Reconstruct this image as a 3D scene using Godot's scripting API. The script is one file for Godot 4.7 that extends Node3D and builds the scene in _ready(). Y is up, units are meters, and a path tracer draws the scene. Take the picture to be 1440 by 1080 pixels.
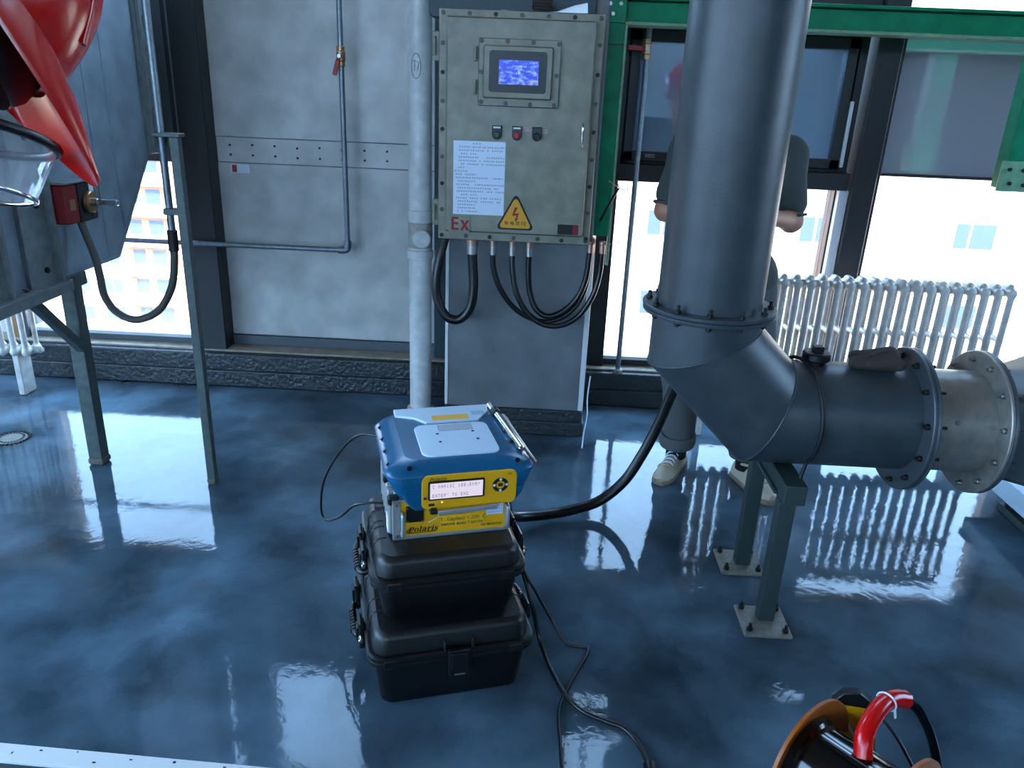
extends Node3D

# ---------------------------------------------------------------- geometry builder
class G:
	var v := PackedVector3Array()
	var n := PackedVector3Array()
	var t := PackedVector2Array()
	var x := Transform3D()

	func tri(a: Vector3, b: Vector3, c: Vector3, na: Vector3, nb: Vector3, nc: Vector3, ta := Vector2.ZERO, tb := Vector2.ZERO, tc := Vector2.ZERO) -> void:
		var cr := (b - a).cross(c - a)
		if cr.length_squared() < 1e-18:
			return
		if cr.dot(na + nb + nc) > 0.0:
			var s := b; b = c; c = s
			s = nb; nb = nc; nc = s
			var u := tb; tb = tc; tc = u
		v.append(x * a); v.append(x * b); v.append(x * c)
		n.append((x.basis * na).normalized()); n.append((x.basis * nb).normalized()); n.append((x.basis * nc).normalized())
		t.append(ta); t.append(tb); t.append(tc)

	func quad(a: Vector3, b: Vector3, c: Vector3, d: Vector3, na: Vector3, nb: Vector3, nc: Vector3, nd: Vector3) -> void:
		tri(a, b, c, na, nb, nc)
		tri(a, c, d, na, nc, nd)

	func flat(a: Vector3, b: Vector3, c: Vector3, d: Vector3, out: Vector3) -> void:
		var m := (b - a).cross(d - a).normalized()
		if m.dot(out) < 0.0:
			m = -m
		tri(a, b, c, m, m, m, Vector2(0, 1), Vector2(1, 1), Vector2(1, 0))
		tri(a, c, d, m, m, m, Vector2(0, 1), Vector2(1, 0), Vector2(0, 0))

	func box(c: Vector3, s: Vector3, b := 0.0) -> G:
		var h := s * 0.5
		b = minf(b, minf(h.x, minf(h.y, h.z)) * 0.95)
		var i := h - Vector3(b, b, b)
		for a in 3:
			var p := (a + 1) % 3
			var q := (a + 2) % 3
			for sg in [-1.0, 1.0]:
				var k: Array[Vector3] = []
				for w in [[-1, -1], [1, -1], [1, 1], [-1, 1]]:
					var pt := Vector3.ZERO
					pt[a] = sg * h[a]; pt[p] = w[0] * i[p]; pt[q] = w[1] * i[q]
					k.append(c + pt)
				var m := Vector3.ZERO
				m[a] = sg
				quad(k[0], k[1], k[2], k[3], m, m, m, m)
			if b > 0.0:
				for sp in [-1.0, 1.0]:
					for sq in [-1.0, 1.0]:
						var p1 := Vector3.ZERO
						p1[p] = sp * h[p]; p1[q] = sq * i[q]
						var p2 := Vector3.ZERO
						p2[p] = sp * i[p]; p2[q] = sq * h[q]
						var e := Vector3.ZERO
						e[a] = i[a]
						var n1 := Vector3.ZERO
						n1[p] = sp
						var n2 := Vector3.ZERO
						n2[q] = sq
						quad(c + p1 - e, c + p1 + e, c + p2 + e, c + p2 - e, n1, n1, n2, n2)
		if b > 0.0:
			for sx in [-1.0, 1.0]:
				for sy in [-1.0, 1.0]:
					for sz in [-1.0, 1.0]:
						tri(c + Vector3(sx * h.x, sy * i.y, sz * i.z), c + Vector3(sx * i.x, sy * h.y, sz * i.z), c + Vector3(sx * i.x, sy * i.y, sz * h.z), Vector3(sx, 0, 0), Vector3(0, sy, 0), Vector3(0, 0, sz))
		return self

	func span(a: Vector3, b: Vector3, bev := 0.0) -> G:   # box between two corners
		return box((a + b) * 0.5, (b - a).abs(), bev)

	func beam(a: Vector3, b: Vector3, w: float, h: float, up := Vector3.UP, bev := 0.0) -> G:  # a bar from a to b
		var keep := x
		var d := (b - a).normalized()
		var r := d.cross(up).normalized()
		var u := r.cross(d)
		x = x * Transform3D(Basis(r, u, -d), (a + b) * 0.5)
		box(Vector3.ZERO, Vector3(w, h, a.distance_to(b)), bev)
		x = keep
		return self

	func lathe(prof: Array, sides := 24, at := Transform3D()) -> G:   # profile of Vector2(radius, height) turned about the local y axis
		var keep := x
		x = x * at
		var cnt := prof.size()
		var sn: Array[Vector2] = []
		for k in cnt - 1:
			var d: Vector2 = prof[k + 1] - prof[k]
			sn.append(Vector2(d.y, -d.x).normalized())
		for k in cnt - 1:
			var p: Vector2 = prof[k]
			var q: Vector2 = prof[k + 1]
			if p.distance_to(q) < 1e-7:
				continue
			var na := sn[k]
			var nb := sn[k]
			if k > 0 and sn[k].dot(sn[k - 1]) > 0.75:
				na = (sn[k] + sn[k - 1]).normalized()
			if k < cnt - 2 and sn[k].dot(sn[k + 1]) > 0.75:
				nb = (sn[k] + sn[k + 1]).normalized()
			for s in sides:
				var a0 := TAU * s / sides
				var a1 := TAU * (s + 1) / sides
				var c0 := Vector3(cos(a0), 0, sin(a0))
				var c1 := Vector3(cos(a1), 0, sin(a1))
				var up := Vector3.UP
				quad(c0 * p.x + up * p.y, c1 * p.x + up * p.y, c1 * q.x + up * q.y, c0 * q.x + up * q.y, c0 * na.x + up * na.y, c1 * na.x + up * na.y, c1 * nb.x + up * nb.y, c0 * nb.x + up * nb.y)
		x = keep
		return self

	func cyl(a: Vector3, b: Vector3, r: float, sides := 20, bev := 0.0, r2 := -1.0) -> G:
		var l := a.distance_to(b)
		if r2 < 0.0:
			r2 = r
		var d := (b - a) / l
		var o := Vector3.RIGHT if absf(d.x) < 0.8 else Vector3.BACK
		var u := d.cross(o).normalized()
		var w := u.cross(d)
		var pr := [Vector2(0, 0), Vector2(r - bev, 0), Vector2(r, bev), Vector2(r2, l - bev), Vector2(r2 - bev, l), Vector2(0, l)] if bev > 0.0 else [Vector2(0, 0), Vector2(r, 0), Vector2(r2, l), Vector2(0, l)]
		return lathe(pr, sides, Transform3D(Basis(u, d, w), a))

	func tube(pts: Array, r: float, sides := 12, closed := false) -> G:
		var cnt := pts.size()
		var fr: Array = []
		var up := Vector3.UP
		for k in cnt:
			var d: Vector3
			if closed:
				d = pts[(k + 1) % cnt] - pts[(k + cnt - 1) % cnt]
			else:
				d = pts[mini(k + 1, cnt - 1)] - pts[maxi(k - 1, 0)]
			d = d.normalized()
			if k == 0 and absf(d.dot(up)) > 0.9:
				up = Vector3.RIGHT
			up = (up - d * up.dot(d)).normalized()
			fr.append([up, d.cross(up)])
		for k in (cnt if closed else cnt - 1):
			var k2 := (k + 1) % cnt
			for s in sides:
				var a0 := TAU * s / sides
				var a1 := TAU * (s + 1) / sides
				var n0: Vector3 = fr[k][0] * cos(a0) + fr[k][1] * sin(a0)
				var n1: Vector3 = fr[k][0] * cos(a1) + fr[k][1] * sin(a1)
				var m0: Vector3 = fr[k2][0] * cos(a0) + fr[k2][1] * sin(a0)
				var m1: Vector3 = fr[k2][0] * cos(a1) + fr[k2][1] * sin(a1)
				quad(pts[k] + n0 * r, pts[k] + n1 * r, pts[k2] + m1 * r, pts[k2] + m0 * r, n0, n1, m1, m0)
		if not closed:
			for e in [0, cnt - 1]:
				var d: Vector3 = (pts[0] - pts[1]) if e == 0 else (pts[cnt - 1] - pts[cnt - 2])
				d = d.normalized()
				for s in sides:
					var a0 := TAU * s / sides
					var a1 := TAU * (s + 1) / sides
					tri(pts[e], pts[e] + (fr[e][0] * cos(a0) + fr[e][1] * sin(a0)) * r, pts[e] + (fr[e][0] * cos(a1) + fr[e][1] * sin(a1)) * r, d, d, d)
		return self

	func prism(poly: PackedVector2Array, z0: float, z1: float, bev := 0.0) -> G:   # outline in xy, extruded along z, front edge chamfered
		var cnt := poly.size()
		if Geometry2D.is_polygon_clockwise(poly):
			poly.reverse()
		var ins := PackedVector2Array()
		var en: Array[Vector2] = []
		for k in cnt:
			var e := (poly[(k + 1) % cnt] - poly[k]).normalized()
			en.append(Vector2(e.y, -e.x))
		for k in cnt:
			var m := (en[k] + en[(k + cnt - 1) % cnt]).normalized()
			ins.append(poly[k] - m * bev / maxf(0.4, m.dot(en[k])))
		var idx := Geometry2D.triangulate_polygon(poly)
		for k in range(0, idx.size(), 3):
			var f := Vector3.BACK
			var tt: Array[Vector2] = []
			for j in 3:
				tt.append(ins[idx[k + j]])
			tri(Vector3(tt[0].x, tt[0].y, z1), Vector3(tt[1].x, tt[1].y, z1), Vector3(tt[2].x, tt[2].y, z1), f, f, f)
			for j in 3:
				tt[j] = poly[idx[k + j]]
			tri(Vector3(tt[0].x, tt[0].y, z0), Vector3(tt[1].x, tt[1].y, z0), Vector3(tt[2].x, tt[2].y, z0), -f, -f, -f)
		for k in cnt:
			var k2 := (k + 1) % cnt
			var n0 := en[k]
			var n1 := en[k]
			if en[k].dot(en[(k + cnt - 1) % cnt]) > 0.75:
				n0 = (en[k] + en[(k + cnt - 1) % cnt]).normalized()
			if en[k].dot(en[k2]) > 0.75:
				n1 = (en[k] + en[k2]).normalized()
			var a := Vector3(n0.x, n0.y, 0)
			var b := Vector3(n1.x, n1.y, 0)
			quad(Vector3(poly[k].x, poly[k].y, z0), Vector3(poly[k2].x, poly[k2].y, z0), Vector3(poly[k2].x, poly[k2].y, z1 - bev), Vector3(poly[k].x, poly[k].y, z1 - bev), a, b, b, a)
			if bev > 0.0:
				var f := Vector3.BACK
				quad(Vector3(poly[k].x, poly[k].y, z1 - bev), Vector3(poly[k2].x, poly[k2].y, z1 - bev), Vector3(ins[k2].x, ins[k2].y, z1), Vector3(ins[k].x, ins[k].y, z1), a, b, (b + f), (a + f))
		return self

	func loft(rings: Array, cap := true) -> G:   # rings of equal counts; normals smooth round each ring, and along where the bend is slight
		var rn := rings.size()
		var cnt: int = rings[0].size()
		var mid: Array[Vector3] = []
		for r in rings:
			var s := Vector3.ZERO
			for p in r:
				s += p
			mid.append(s / cnt)
		var bn: Array = []
		for k in rn - 1:
			var row: Array[Vector3] = []
			for j in cnt:
				var tg: Vector3 = (rings[k][(j + 1) % cnt] - rings[k][(j + cnt - 1) % cnt]) + (rings[k + 1][(j + 1) % cnt] - rings[k + 1][(j + cnt - 1) % cnt])
				var up: Vector3 = rings[k + 1][j] - rings[k][j]
				var m := tg.cross(up).normalized()
				var away: Vector3 = rings[k][j] + rings[k + 1][j] - mid[k] - mid[k + 1]
				if m.dot(away) < 0.0:
					m = -m
				row.append(m)
			bn.append(row)
		for k in rn - 1:
			for j in cnt:
				var j2 := (j + 1) % cnt
				var q: Array[Vector3] = [bn[k][j], bn[k][j2], bn[k][j2], bn[k][j]]
				if k > 0:
					for w in [[0, j], [1, j2]]:
						if bn[k][w[1]].dot(bn[k - 1][w[1]]) > 0.6:
							q[w[0]] = (bn[k][w[1]] + bn[k - 1][w[1]]).normalized()
				if k < rn - 2:
					for w in [[3, j], [2, j2]]:
						if bn[k][w[1]].dot(bn[k + 1][w[1]]) > 0.6:
							q[w[0]] = (bn[k][w[1]] + bn[k + 1][w[1]]).normalized()
				quad(rings[k][j], rings[k][j2], rings[k + 1][j2], rings[k + 1][j], q[0], q[1], q[2], q[3])
		if cap:
			for e in [0, rn - 1]:
				var m: Vector3 = (rings[e][cnt / 3] - mid[e]).cross(rings[e][0] - mid[e]).normalized()
				var o: Vector3 = mid[e] - mid[1 if e == 0 else rn - 2]
				if o.length() > 1e-6 and m.dot(o) < 0.0:
					m = -m
				for j in cnt:
					tri(mid[e], rings[e][j], rings[e][(j + 1) % cnt], m, m, m)
		return self

	func ball(c: Vector3, r: Vector3, rows := 10, sides := 16) -> G:
		for i in rows:
			for j in sides:
				var k: Array[Vector3] = []
				for w in [[i, j], [i, j + 1], [i + 1, j + 1], [i + 1, j]]:
					var la: float = PI * w[0] / rows
					var lo: float = TAU * w[1] / sides
					k.append(Vector3(sin(la) * cos(lo), cos(la), sin(la) * sin(lo)))
				var ir := Vector3(1.0 / r.x, 1.0 / r.y, 1.0 / r.z)
				quad(c + k[0] * r, c + k[1] * r, c + k[2] * r, c + k[3] * r, (k[0] * ir).normalized(), (k[1] * ir).normalized(), (k[2] * ir).normalized(), (k[3] * ir).normalized())
		return self

	func mesh(off := Vector3.ZERO) -> ArrayMesh:
		var m := ArrayMesh.new()
		var arr := []
		arr.resize(Mesh.ARRAY_MAX)
		var vv := v
		if off != Vector3.ZERO:
			vv = PackedVector3Array()
			for p in v:
				vv.append(p - off)
		arr[Mesh.ARRAY_VERTEX] = vv
		arr[Mesh.ARRAY_NORMAL] = n
		arr[Mesh.ARRAY_TEX_UV] = t
		m.add_surface_from_arrays(Mesh.PRIMITIVE_TRIANGLES, arr)
		return m


# ---------------------------------------------------------------- signed-distance bodies (surface nets)
class Sdf:
	var c := 0.012
	var k := 0.03
	var bones: Array = []   # [a, b, ra, rb]

	func _init(cell: float, blend: float) -> void:
		c = cell; k = blend

	func bone(a: Vector3, b: Vector3, ra: float, rb: float) -> Sdf:
		bones.append([a, b, ra, rb])
		return self

	func build(g: G) -> void:
		var lo := Vector3(1e9, 1e9, 1e9)
		var hi := -lo
		for b in bones:
			var r: float = maxf(b[2], b[3]) + k + 2.5 * c
			for p in [b[0], b[1]]:
				lo = lo.min(p - Vector3(r, r, r))
				hi = hi.max(p + Vector3(r, r, r))
		var nx := int((hi.x - lo.x) / c) + 2
		var ny := int((hi.y - lo.y) / c) + 2
		var nz := int((hi.z - lo.z) / c) + 2
		var f := PackedFloat32Array()
		f.resize(nx * ny * nz)
		f.fill(1.0)
		for b in bones:
			var pa: Vector3 = b[0]
			var pb: Vector3 = b[1]
			var ra: float = b[2]
			var rb: float = b[3]
			var r := maxf(ra, rb) + k + 2.0 * c
			var rr := Vector3(r, r, r)
			var l := (pa.min(pb) - rr - lo) / c
			var h := (pa.max(pb) + rr - lo) / c
			var d := pb - pa
			var dd := maxf(d.length_squared(), 1e-9)
			for i in range(maxi(0, int(l.x)), mini(nx, int(h.x) + 2)):
				for j in range(maxi(0, int(l.y)), mini(ny, int(h.y) + 2)):
					var at := (i * ny + j) * nz
					for m in range(maxi(0, int(l.z)), mini(nz, int(h.z) + 2)):
						var p := lo + Vector3(i, j, m) * c - pa
						var s := clampf(p.dot(d) / dd, 0.0, 1.0)
						var e := (p - d * s).length() - lerpf(ra, rb, s)
						var o := f[at + m]
						var q := maxf(k - absf(o - e), 0.0) / k
						f[at + m] = minf(o, e) - q * q * k * 0.25
		var vid := PackedInt32Array()
		vid.resize(nx * ny * nz)
		vid.fill(-1)
		var pts: Array[Vector3] = []
		var nor: Array[Vector3] = []
		var st := [ny * nz, nz, 1]
		for i in nx - 1:
			for j in ny - 1:
				for m in nz - 1:
					var at := (i * ny + j) * nz + m
					var f0 := f[at]
					if absf(f0) > 2.0 * c:
						continue
					var s := Vector3.ZERO
					var cn := 0
					var vals: Array[float] = []
					var neg := 0
					for q in 8:
						var w := f[at + (q & 1) * st[0] + ((q >> 1) & 1) * st[1] + ((q >> 2) & 1)]
						vals.append(w)
						if w < 0.0:
							neg += 1
					if neg == 0 or neg == 8:
						continue
					for q in 8:
						for bit in 3:
							if (q >> bit) & 1:
								continue
							var q2 := q | (1 << bit)
							if (vals[q] < 0.0) != (vals[q2] < 0.0):
								var u := vals[q] / (vals[q] - vals[q2])
								var p := Vector3(q & 1, (q >> 1) & 1, (q >> 2) & 1)
								p[bit] += u
								s += p
								cn += 1
					vid[at] = pts.size()
					pts.append(lo + (Vector3(i, j, m) + s / cn) * c)
					var gr := Vector3.ZERO
					for q in 8:
						gr += Vector3(1 if q & 1 else -1, 1 if q & 2 else -1, 1 if q & 4 else -1) * vals[q]
					nor.append(gr.normalized())
		for i in range(1, nx - 1):
			for j in range(1, ny - 1):
				for m in range(1, nz - 1):
					var at := (i * ny + j) * nz + m
					if absf(f[at]) > 2.0 * c:
						continue
					for a in 3:
						var at2: int = at + st[a]
						if (f[at] < 0.0) == (f[at2] < 0.0):
							continue
						var b1: int = st[(a + 1) % 3]
						var b2: int = st[(a + 2) % 3]
						var q := [vid[at], vid[at - b1], vid[at - b1 - b2], vid[at - b2]]
						if q.min() < 0:
							continue
						g.quad(pts[q[0]], pts[q[1]], pts[q[2]], pts[q[3]], nor[q[0]], nor[q[1]], nor[q[2]], nor[q[3]])


# ---------------------------------------------------------------- nodes
var off := {}      # node -> its place, subtracted from meshes built in room coordinates
var taken := {}
var M := {}
var rng := RandomNumberGenerator.new()

func V(a: float, b: float, c: float) -> Vector3:
	return Vector3(a, b, c)

func numbered(called: String) -> String:
	if not taken.has(called):
		taken[called] = 0
		return called
	taken[called] += 1
	return "%s_%03d" % [called, taken[called]]

func tag(o: Node3D, label := "", category := "", group := "", kind := "") -> void:
	if label: o.set_meta("label", label)
	if category: o.set_meta("category", category)
	if group: o.set_meta("group", group)
	if kind: o.set_meta("kind", kind)

func thing(called: String, label: String, category: String, at := Vector3.ZERO, group := "", turned := Basis()) -> Node3D:
	var o := Node3D.new()
	o.name = numbered(called)
	add_child(o, true)
	o.transform = Transform3D(turned, at)
	off[o] = at if turned == Basis() else Vector3.ZERO
	tag(o, label, category, group)
	return o

func part(parent: Node3D, called: String, g: G, m: Material, label := "") -> MeshInstance3D:
	var o := MeshInstance3D.new()
	o.name = called
	var p: Vector3 = off.get(parent, Vector3.ZERO)
	o.mesh = g.mesh(p)
	o.material_override = m
	parent.add_child(o, true)
	off[o] = p
	tag(o, label)
	return o

func put(parent: Node3D, called: String, mesh: Mesh, m: Material, t: Transform3D) -> MeshInstance3D:  # a shared mesh at a place of its own
	var o := MeshInstance3D.new()
	o.name = called
	o.mesh = mesh
	o.material_override = m
	parent.add_child(o, true)
	o.transform = Transform3D(t.basis, t.origin - off.get(parent, Vector3.ZERO))
	return o

func single(called: String, g: G, m: Material, label: String, category: String, group := "") -> MeshInstance3D:  # a thing that is one mesh
	var o := MeshInstance3D.new()
	o.name = numbered(called)
	var lo := Vector3(1e9, 1e9, 1e9)
	var hi := -lo
	for p in g.v:
		lo = lo.min(p); hi = hi.max(p)
	var base := V((lo.x + hi.x) / 2, lo.y, (lo.z + hi.z) / 2)
	o.mesh = g.mesh(base)
	o.material_override = m
	add_child(o, true)
	o.position = base
	off[o] = base
	tag(o, label, category, group)
	return o

func struct(called: String, g: G, m: Material) -> MeshInstance3D:
	var o := MeshInstance3D.new()
	o.name = numbered(called)
	o.mesh = g.mesh()
	o.material_override = m
	add_child(o, true)
	off[o] = Vector3.ZERO
	tag(o, "", "", "", "structure")
	return o

func smooth(pts: Array, per := 8, closed := false) -> Array:   # Catmull-Rom through the points
	var out: Array = []
	var n := pts.size()
	for i in (n if closed else n - 1):
		var p0: Vector3 = pts[(i - 1 + n) % n] if closed or i > 0 else pts[0] * 2.0 - pts[1]
		var p1: Vector3 = pts[i]
		var p2: Vector3 = pts[(i + 1) % n]
		var p3: Vector3 = pts[(i + 2) % n] if closed or i < n - 2 else pts[n - 1] * 2.0 - pts[n - 2]
		for j in per:
			out.append(p1.cubic_interpolate(p2, p0, p3, float(j) / per))
	if not closed:
		out.append(pts[n - 1])
	return out

func rrect(w: float, h: float, r: float, seg := 5, c := Vector2.ZERO) -> PackedVector2Array:
	var o := PackedVector2Array()
	for q in 4:
		var cx := (w / 2 - r) * (1 if q == 0 or q == 3 else -1)
		var cy := (h / 2 - r) * (1 if q < 2 else -1)
		for s in seg + 1:
			var a := PI / 2 * (q + float(s) / seg)
			o.append(c + Vector2(cx + r * cos(a), cy + r * sin(a)))
	return o

func ring(w: float, d: float, r: float, y: float, c := Vector2.ZERO, seg := 5) -> Array:   # a level rounded rectangle
	var o: Array = []
	for p in rrect(w, d, r, seg, c):
		o.append(V(p.x, y, p.y))
	return o

func text(parent: Node3D, called: String, s: String, height: float, at: Transform3D, m: Material, italic := false, bold := false) -> MeshInstance3D:
	var t := TextMesh.new()
	var f := SystemFont.new()
	f.font_names = PackedStringArray(["Droid Serif" if italic else "Droid Sans"])
	f.font_weight = 700 if bold else 400
	t.font = f
	t.text = s
	t.font_size = 48
	t.pixel_size = height / 35.0
	t.depth = 0.0006
	t.curve_step = 2.0
	var o := put(parent, called, t, m, at)
	if italic:
		o.transform.basis = o.transform.basis * Basis(V(1, 0, 0), V(0.28, 1, 0), V(0, 0, 1))
	return o

# ---------------------------------------------------------------- materials
func noise(freq: float, oct: int, ramp_lo: float, ramp_hi: float, size := 512, sd := 1, warp := 0.0, normal := 0.0, kind := FastNoiseLite.TYPE_SIMPLEX_SMOOTH) -> NoiseTexture2D:
	var f := FastNoiseLite.new()
	f.noise_type = kind
	f.frequency = freq
	f.fractal_octaves = oct
	f.seed = sd
	if warp > 0.0:
		f.domain_warp_enabled = true
		f.domain_warp_amplitude = warp
		f.domain_warp_frequency = freq * 0.7
	var t := NoiseTexture2D.new()
	t.width = size; t.height = size
	t.seamless = true
	t.noise = f
	if normal > 0.0:
		t.as_normal_map = true
		t.bump_strength = normal
	else:
		var g := Gradient.new()
		g.set_color(0, Color(ramp_lo, ramp_lo, ramp_lo))
		g.set_color(1, Color(ramp_hi, ramp_hi, ramp_hi))
		t.color_ramp = g
	return t

func mat(name_: String, c: Color, rough := 0.5, metal := 0.0, tex: Texture2D = null, scale := 1.0, bump: Texture2D = null, bump_cm := 0.0) -> StandardMaterial3D:
	var m := StandardMaterial3D.new()
	m.resource_name = name_
	m.albedo_color = c
	m.roughness = rough
	m.metallic = metal
	if tex or bump:
		m.uv1_triplanar = true
		m.uv1_world_triplanar = true
		m.uv1_scale = Vector3.ONE * scale
	if tex:
		m.albedo_texture = tex
	if bump:
		m.heightmap_enabled = true
		m.heightmap_texture = bump
		m.heightmap_scale = bump_cm
	M[name_] = m
	return m

func print_mat(im: Image, rough := 0.6, glow := 0.0) -> StandardMaterial3D:
	var m := StandardMaterial3D.new()
	var t := ImageTexture.create_from_image(im)
	m.albedo_texture = t
	m.roughness = rough
	m.texture_repeat = false
	if glow > 0.0:
		m.albedo_color = Color(0.05, 0.05, 0.05)
		m.emission_enabled = true
		m.emission_texture = t
		m.emission_operator = BaseMaterial3D.EMISSION_OP_MULTIPLY
		m.emission = Color.WHITE
		m.emission_energy_multiplier = glow
	return m

func sheet(parent: Node3D, called: String, c: Vector3, right: Vector3, up: Vector3, m: Material, label := "") -> MeshInstance3D:  # printed thin plate: right and up are its full edges
	var g := G.new()
	var nn := right.cross(up).normalized()
	var a := c - right / 2 - up / 2
	var th := nn * 0.0008
	g.flat(a + th, a + right + th, a + right + up + th, a + up + th, nn)
	for e in [[a, a + right], [a + right, a + right + up], [a + right + up, a + up], [a + up, a]]:
		g.flat(e[0], e[1], e[1] + th, e[0] + th, (e[0] + e[1]) / 2 - c)
	return part(parent, called, g, m, label)

func strokes(im: Image, x: int, y: int, s: int, col: Color, r: RandomNumberGenerator) -> void:   # one square written character, too small to be read
	var w := maxi(1, s / 8)
	for k in 3:
		im.fill_rect(Rect2i(x + r.randi_range(0, s / 4), y + k * s / 3 + r.randi_range(0, 1), s - r.randi_range(s / 8, s / 2), w), col)
	for k in 2:
		im.fill_rect(Rect2i(x + r.randi_range(0, s - w), y + r.randi_range(0, s / 3), w, s - s / 3), col)

func make_materials() -> void:
	var blotch := noise(0.012, 4, 0.80, 1.0, 512, 3)
	var grain := noise(0.09, 3, 0.86, 1.0, 512, 5)
	var rough := noise(0.05, 4, 0.0, 1.0, 512, 8)
	var fine := noise(0.12, 3, 0.0, 1.0, 512, 9)
	# floor: dark blue-grey resin, trowelled, with dusty drifts
	var fl := mat("floor_resin", Color(0.38, 0.48, 0.545), 0.09, 0.0, noise(0.006, 6, 0.45, 1.0, 1024, 21, 60.0), 0.30)
	fl.metallic_specular = 0.34
	fl.normal_enabled = true
	fl.normal_texture = noise(0.018, 4, 0, 1, 1024, 11, 40.0, 1.6)
	fl.normal_scale = 0.09
	fl.roughness = 1.0
	fl.roughness_texture = noise(0.010, 5, 0.02, 0.085, 1024, 31, 50.0)
	fl.roughness_texture_channel = BaseMaterial3D.TEXTURE_CHANNEL_RED
	mat("panel_white", Color(0.80, 0.80, 0.78), 0.38, 0.0, blotch, 0.6)
	mat("panel_grey", Color(0.44, 0.46, 0.47), 0.45, 0.0, blotch, 0.7)
	mat("plaster", Color(0.80, 0.78, 0.74), 0.8, 0.0, blotch, 0.5)
	mat("ceiling_paint", Color(0.60, 0.58, 0.55), 0.9)
	mat("curb_paint", Color(0.165, 0.195, 0.21), 0.40, 0.0, blotch, 1.2, rough, 0.45)
	mat("sill_concrete", Color(0.62, 0.58, 0.52), 0.8, 0.0, blotch, 1.5, fine, 0.15)
	mat("frame_dark", Color(0.14, 0.14, 0.15), 0.42, 0.2, grain, 2.0)
	mat("frame_grey", Color(0.34, 0.37, 0.39), 0.45, 0.1, grain, 2.0)
	mat("trim_light", Color(0.78, 0.79, 0.80), 0.4)
	mat("steel_teal", Color(0.18, 0.26, 0.29), 0.5, 0.1, grain, 2.0)
	mat("pvc", Color(0.84, 0.85, 0.84), 0.35, 0.0, blotch, 1.6)
	mat("grout", Color(0.42, 0.39, 0.35), 0.85, 0.0, blotch, 6.0)
	mat("pvc_dirty", Color(0.68, 0.66, 0.62), 0.7, 0.0, blotch, 3.0)
	mat("galv", Color(0.56, 0.60, 0.63), 0.42, 0.75, blotch, 3.0)
	mat("galv_sheet", Color(0.60, 0.66, 0.70), 0.40, 0.3, blotch, 0.8)
	mat("hood_frame", Color(0.54, 0.57, 0.57), 0.5, 0.2, blotch, 2.0)
	mat("angle_steel", Color(0.36, 0.40, 0.39), 0.5, 0.45, blotch, 3.0)
	mat("cabinet_paint", Color(0.545, 0.535, 0.465), 0.42, 0.0, blotch, 1.4)
	mat("bolt_steel", Color(0.55, 0.55, 0.53), 0.32, 0.9)
	mat("bolt_dark", Color(0.12, 0.12, 0.12), 0.45, 0.5)
	mat("bolt_dull", Color(0.30, 0.29, 0.27), 0.45, 0.6)
	mat("chrome", Color(0.86, 0.87, 0.88), 0.12, 1.0)
	mat("brass", Color(0.66, 0.52, 0.38), 0.35, 0.85)
	mat("copper_gland", Color(0.72, 0.58, 0.52), 0.4, 0.8)
	mat("rubber", Color(0.035, 0.038, 0.042), 0.34)
	mat("rubber_matt", Color(0.045, 0.047, 0.05), 0.6)
	mat("hose_grey", Color(0.30, 0.30, 0.28), 0.5, 0.0, grain, 4.0)
	mat("case_black", Color(0.026, 0.028, 0.031), 0.42, 0.0, null, 6.0, fine, 0.02)
	mat("duct_paint", Color(0.22, 0.255, 0.272), 0.40, 0.0, blotch, 1.3, fine, 0.035)
	mat("duct_flange", Color(0.26, 0.29, 0.31), 0.4, 0.1, blotch, 2.0, fine, 0.03)
	mat("sleeve_steel", Color(0.60, 0.58, 0.55), 0.38, 0.5, blotch, 2.5)
	mat("transition_paint", Color(0.27, 0.31, 0.31), 0.4, 0.1, blotch, 1.5)
	mat("support_green", Color(0.20, 0.26, 0.255), 0.45, 0.1, grain, 3.0)
	mat("plate_pale", Color(0.55, 0.54, 0.50), 0.6, 0.2, blotch, 6.0)
	mat("green_paint", Color(0.0, 0.50, 0.34), 0.42, 0.0, blotch, 1.4)
	mat("green_edge", Color(0.42, 0.62, 0.48), 0.4, 0.0, blotch, 2.0)
	mat("radiator_enamel", Color(0.82, 0.80, 0.77), 0.34, 0.0, blotch, 2.0)
	mat("red_paint", Color(0.62, 0.10, 0.07), 0.45)
	mat("red_plastic", Color(0.78, 0.04, 0.05), 0.22)
	mat("helmet_red", Color(0.80, 0.035, 0.025), 0.20)
	mat("black_plastic", Color(0.03, 0.03, 0.032), 0.4)
	mat("switch_black", Color(0.05, 0.07, 0.08), 0.45)
	mat("switch_red", Color(0.50, 0.05, 0.06), 0.5)
	mat("yellow_panel", Color(0.86, 0.62, 0.04), 0.4)
	mat("yellow_label", Color(0.90, 0.66, 0.08), 0.5)
	mat("blue_shell", Color(0.02, 0.31, 0.45), 0.30)
	mat("pale_plate", Color(0.74, 0.82, 0.88), 0.34, 0.1)
	mat("silver_fin", Color(0.68, 0.69, 0.68), 0.36, 0.7)
	mat("white_paint", Color(0.80, 0.80, 0.79), 0.5)
	mat("ink", Color(0.03, 0.03, 0.04), 0.6)
	mat("ink_red", Color(0.52, 0.05, 0.05), 0.6)
	mat("ink_pale", Color(0.75, 0.80, 0.82), 0.6)
	mat("sign_yellow", Color(0.80, 0.56, 0.05), 0.45)
	mat("paper", Color(0.82, 0.84, 0.88), 0.7)
	mat("skin", Color(0.62, 0.42, 0.32), 0.5)
	M.green_paint.metallic_specular = 0.3
	M.skin.subsurf_scatter_enabled = true
	M.green_paint.metallic_specular = 0.3
	M.skin.subsurf_scatter_strength = 0.15
	mat("hair", Color(0.03, 0.025, 0.02), 0.6)
	mat("shirt", Color(0.22, 0.25, 0.245), 0.85, 0.0, grain, 5.0, fine, 0.05)
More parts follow.
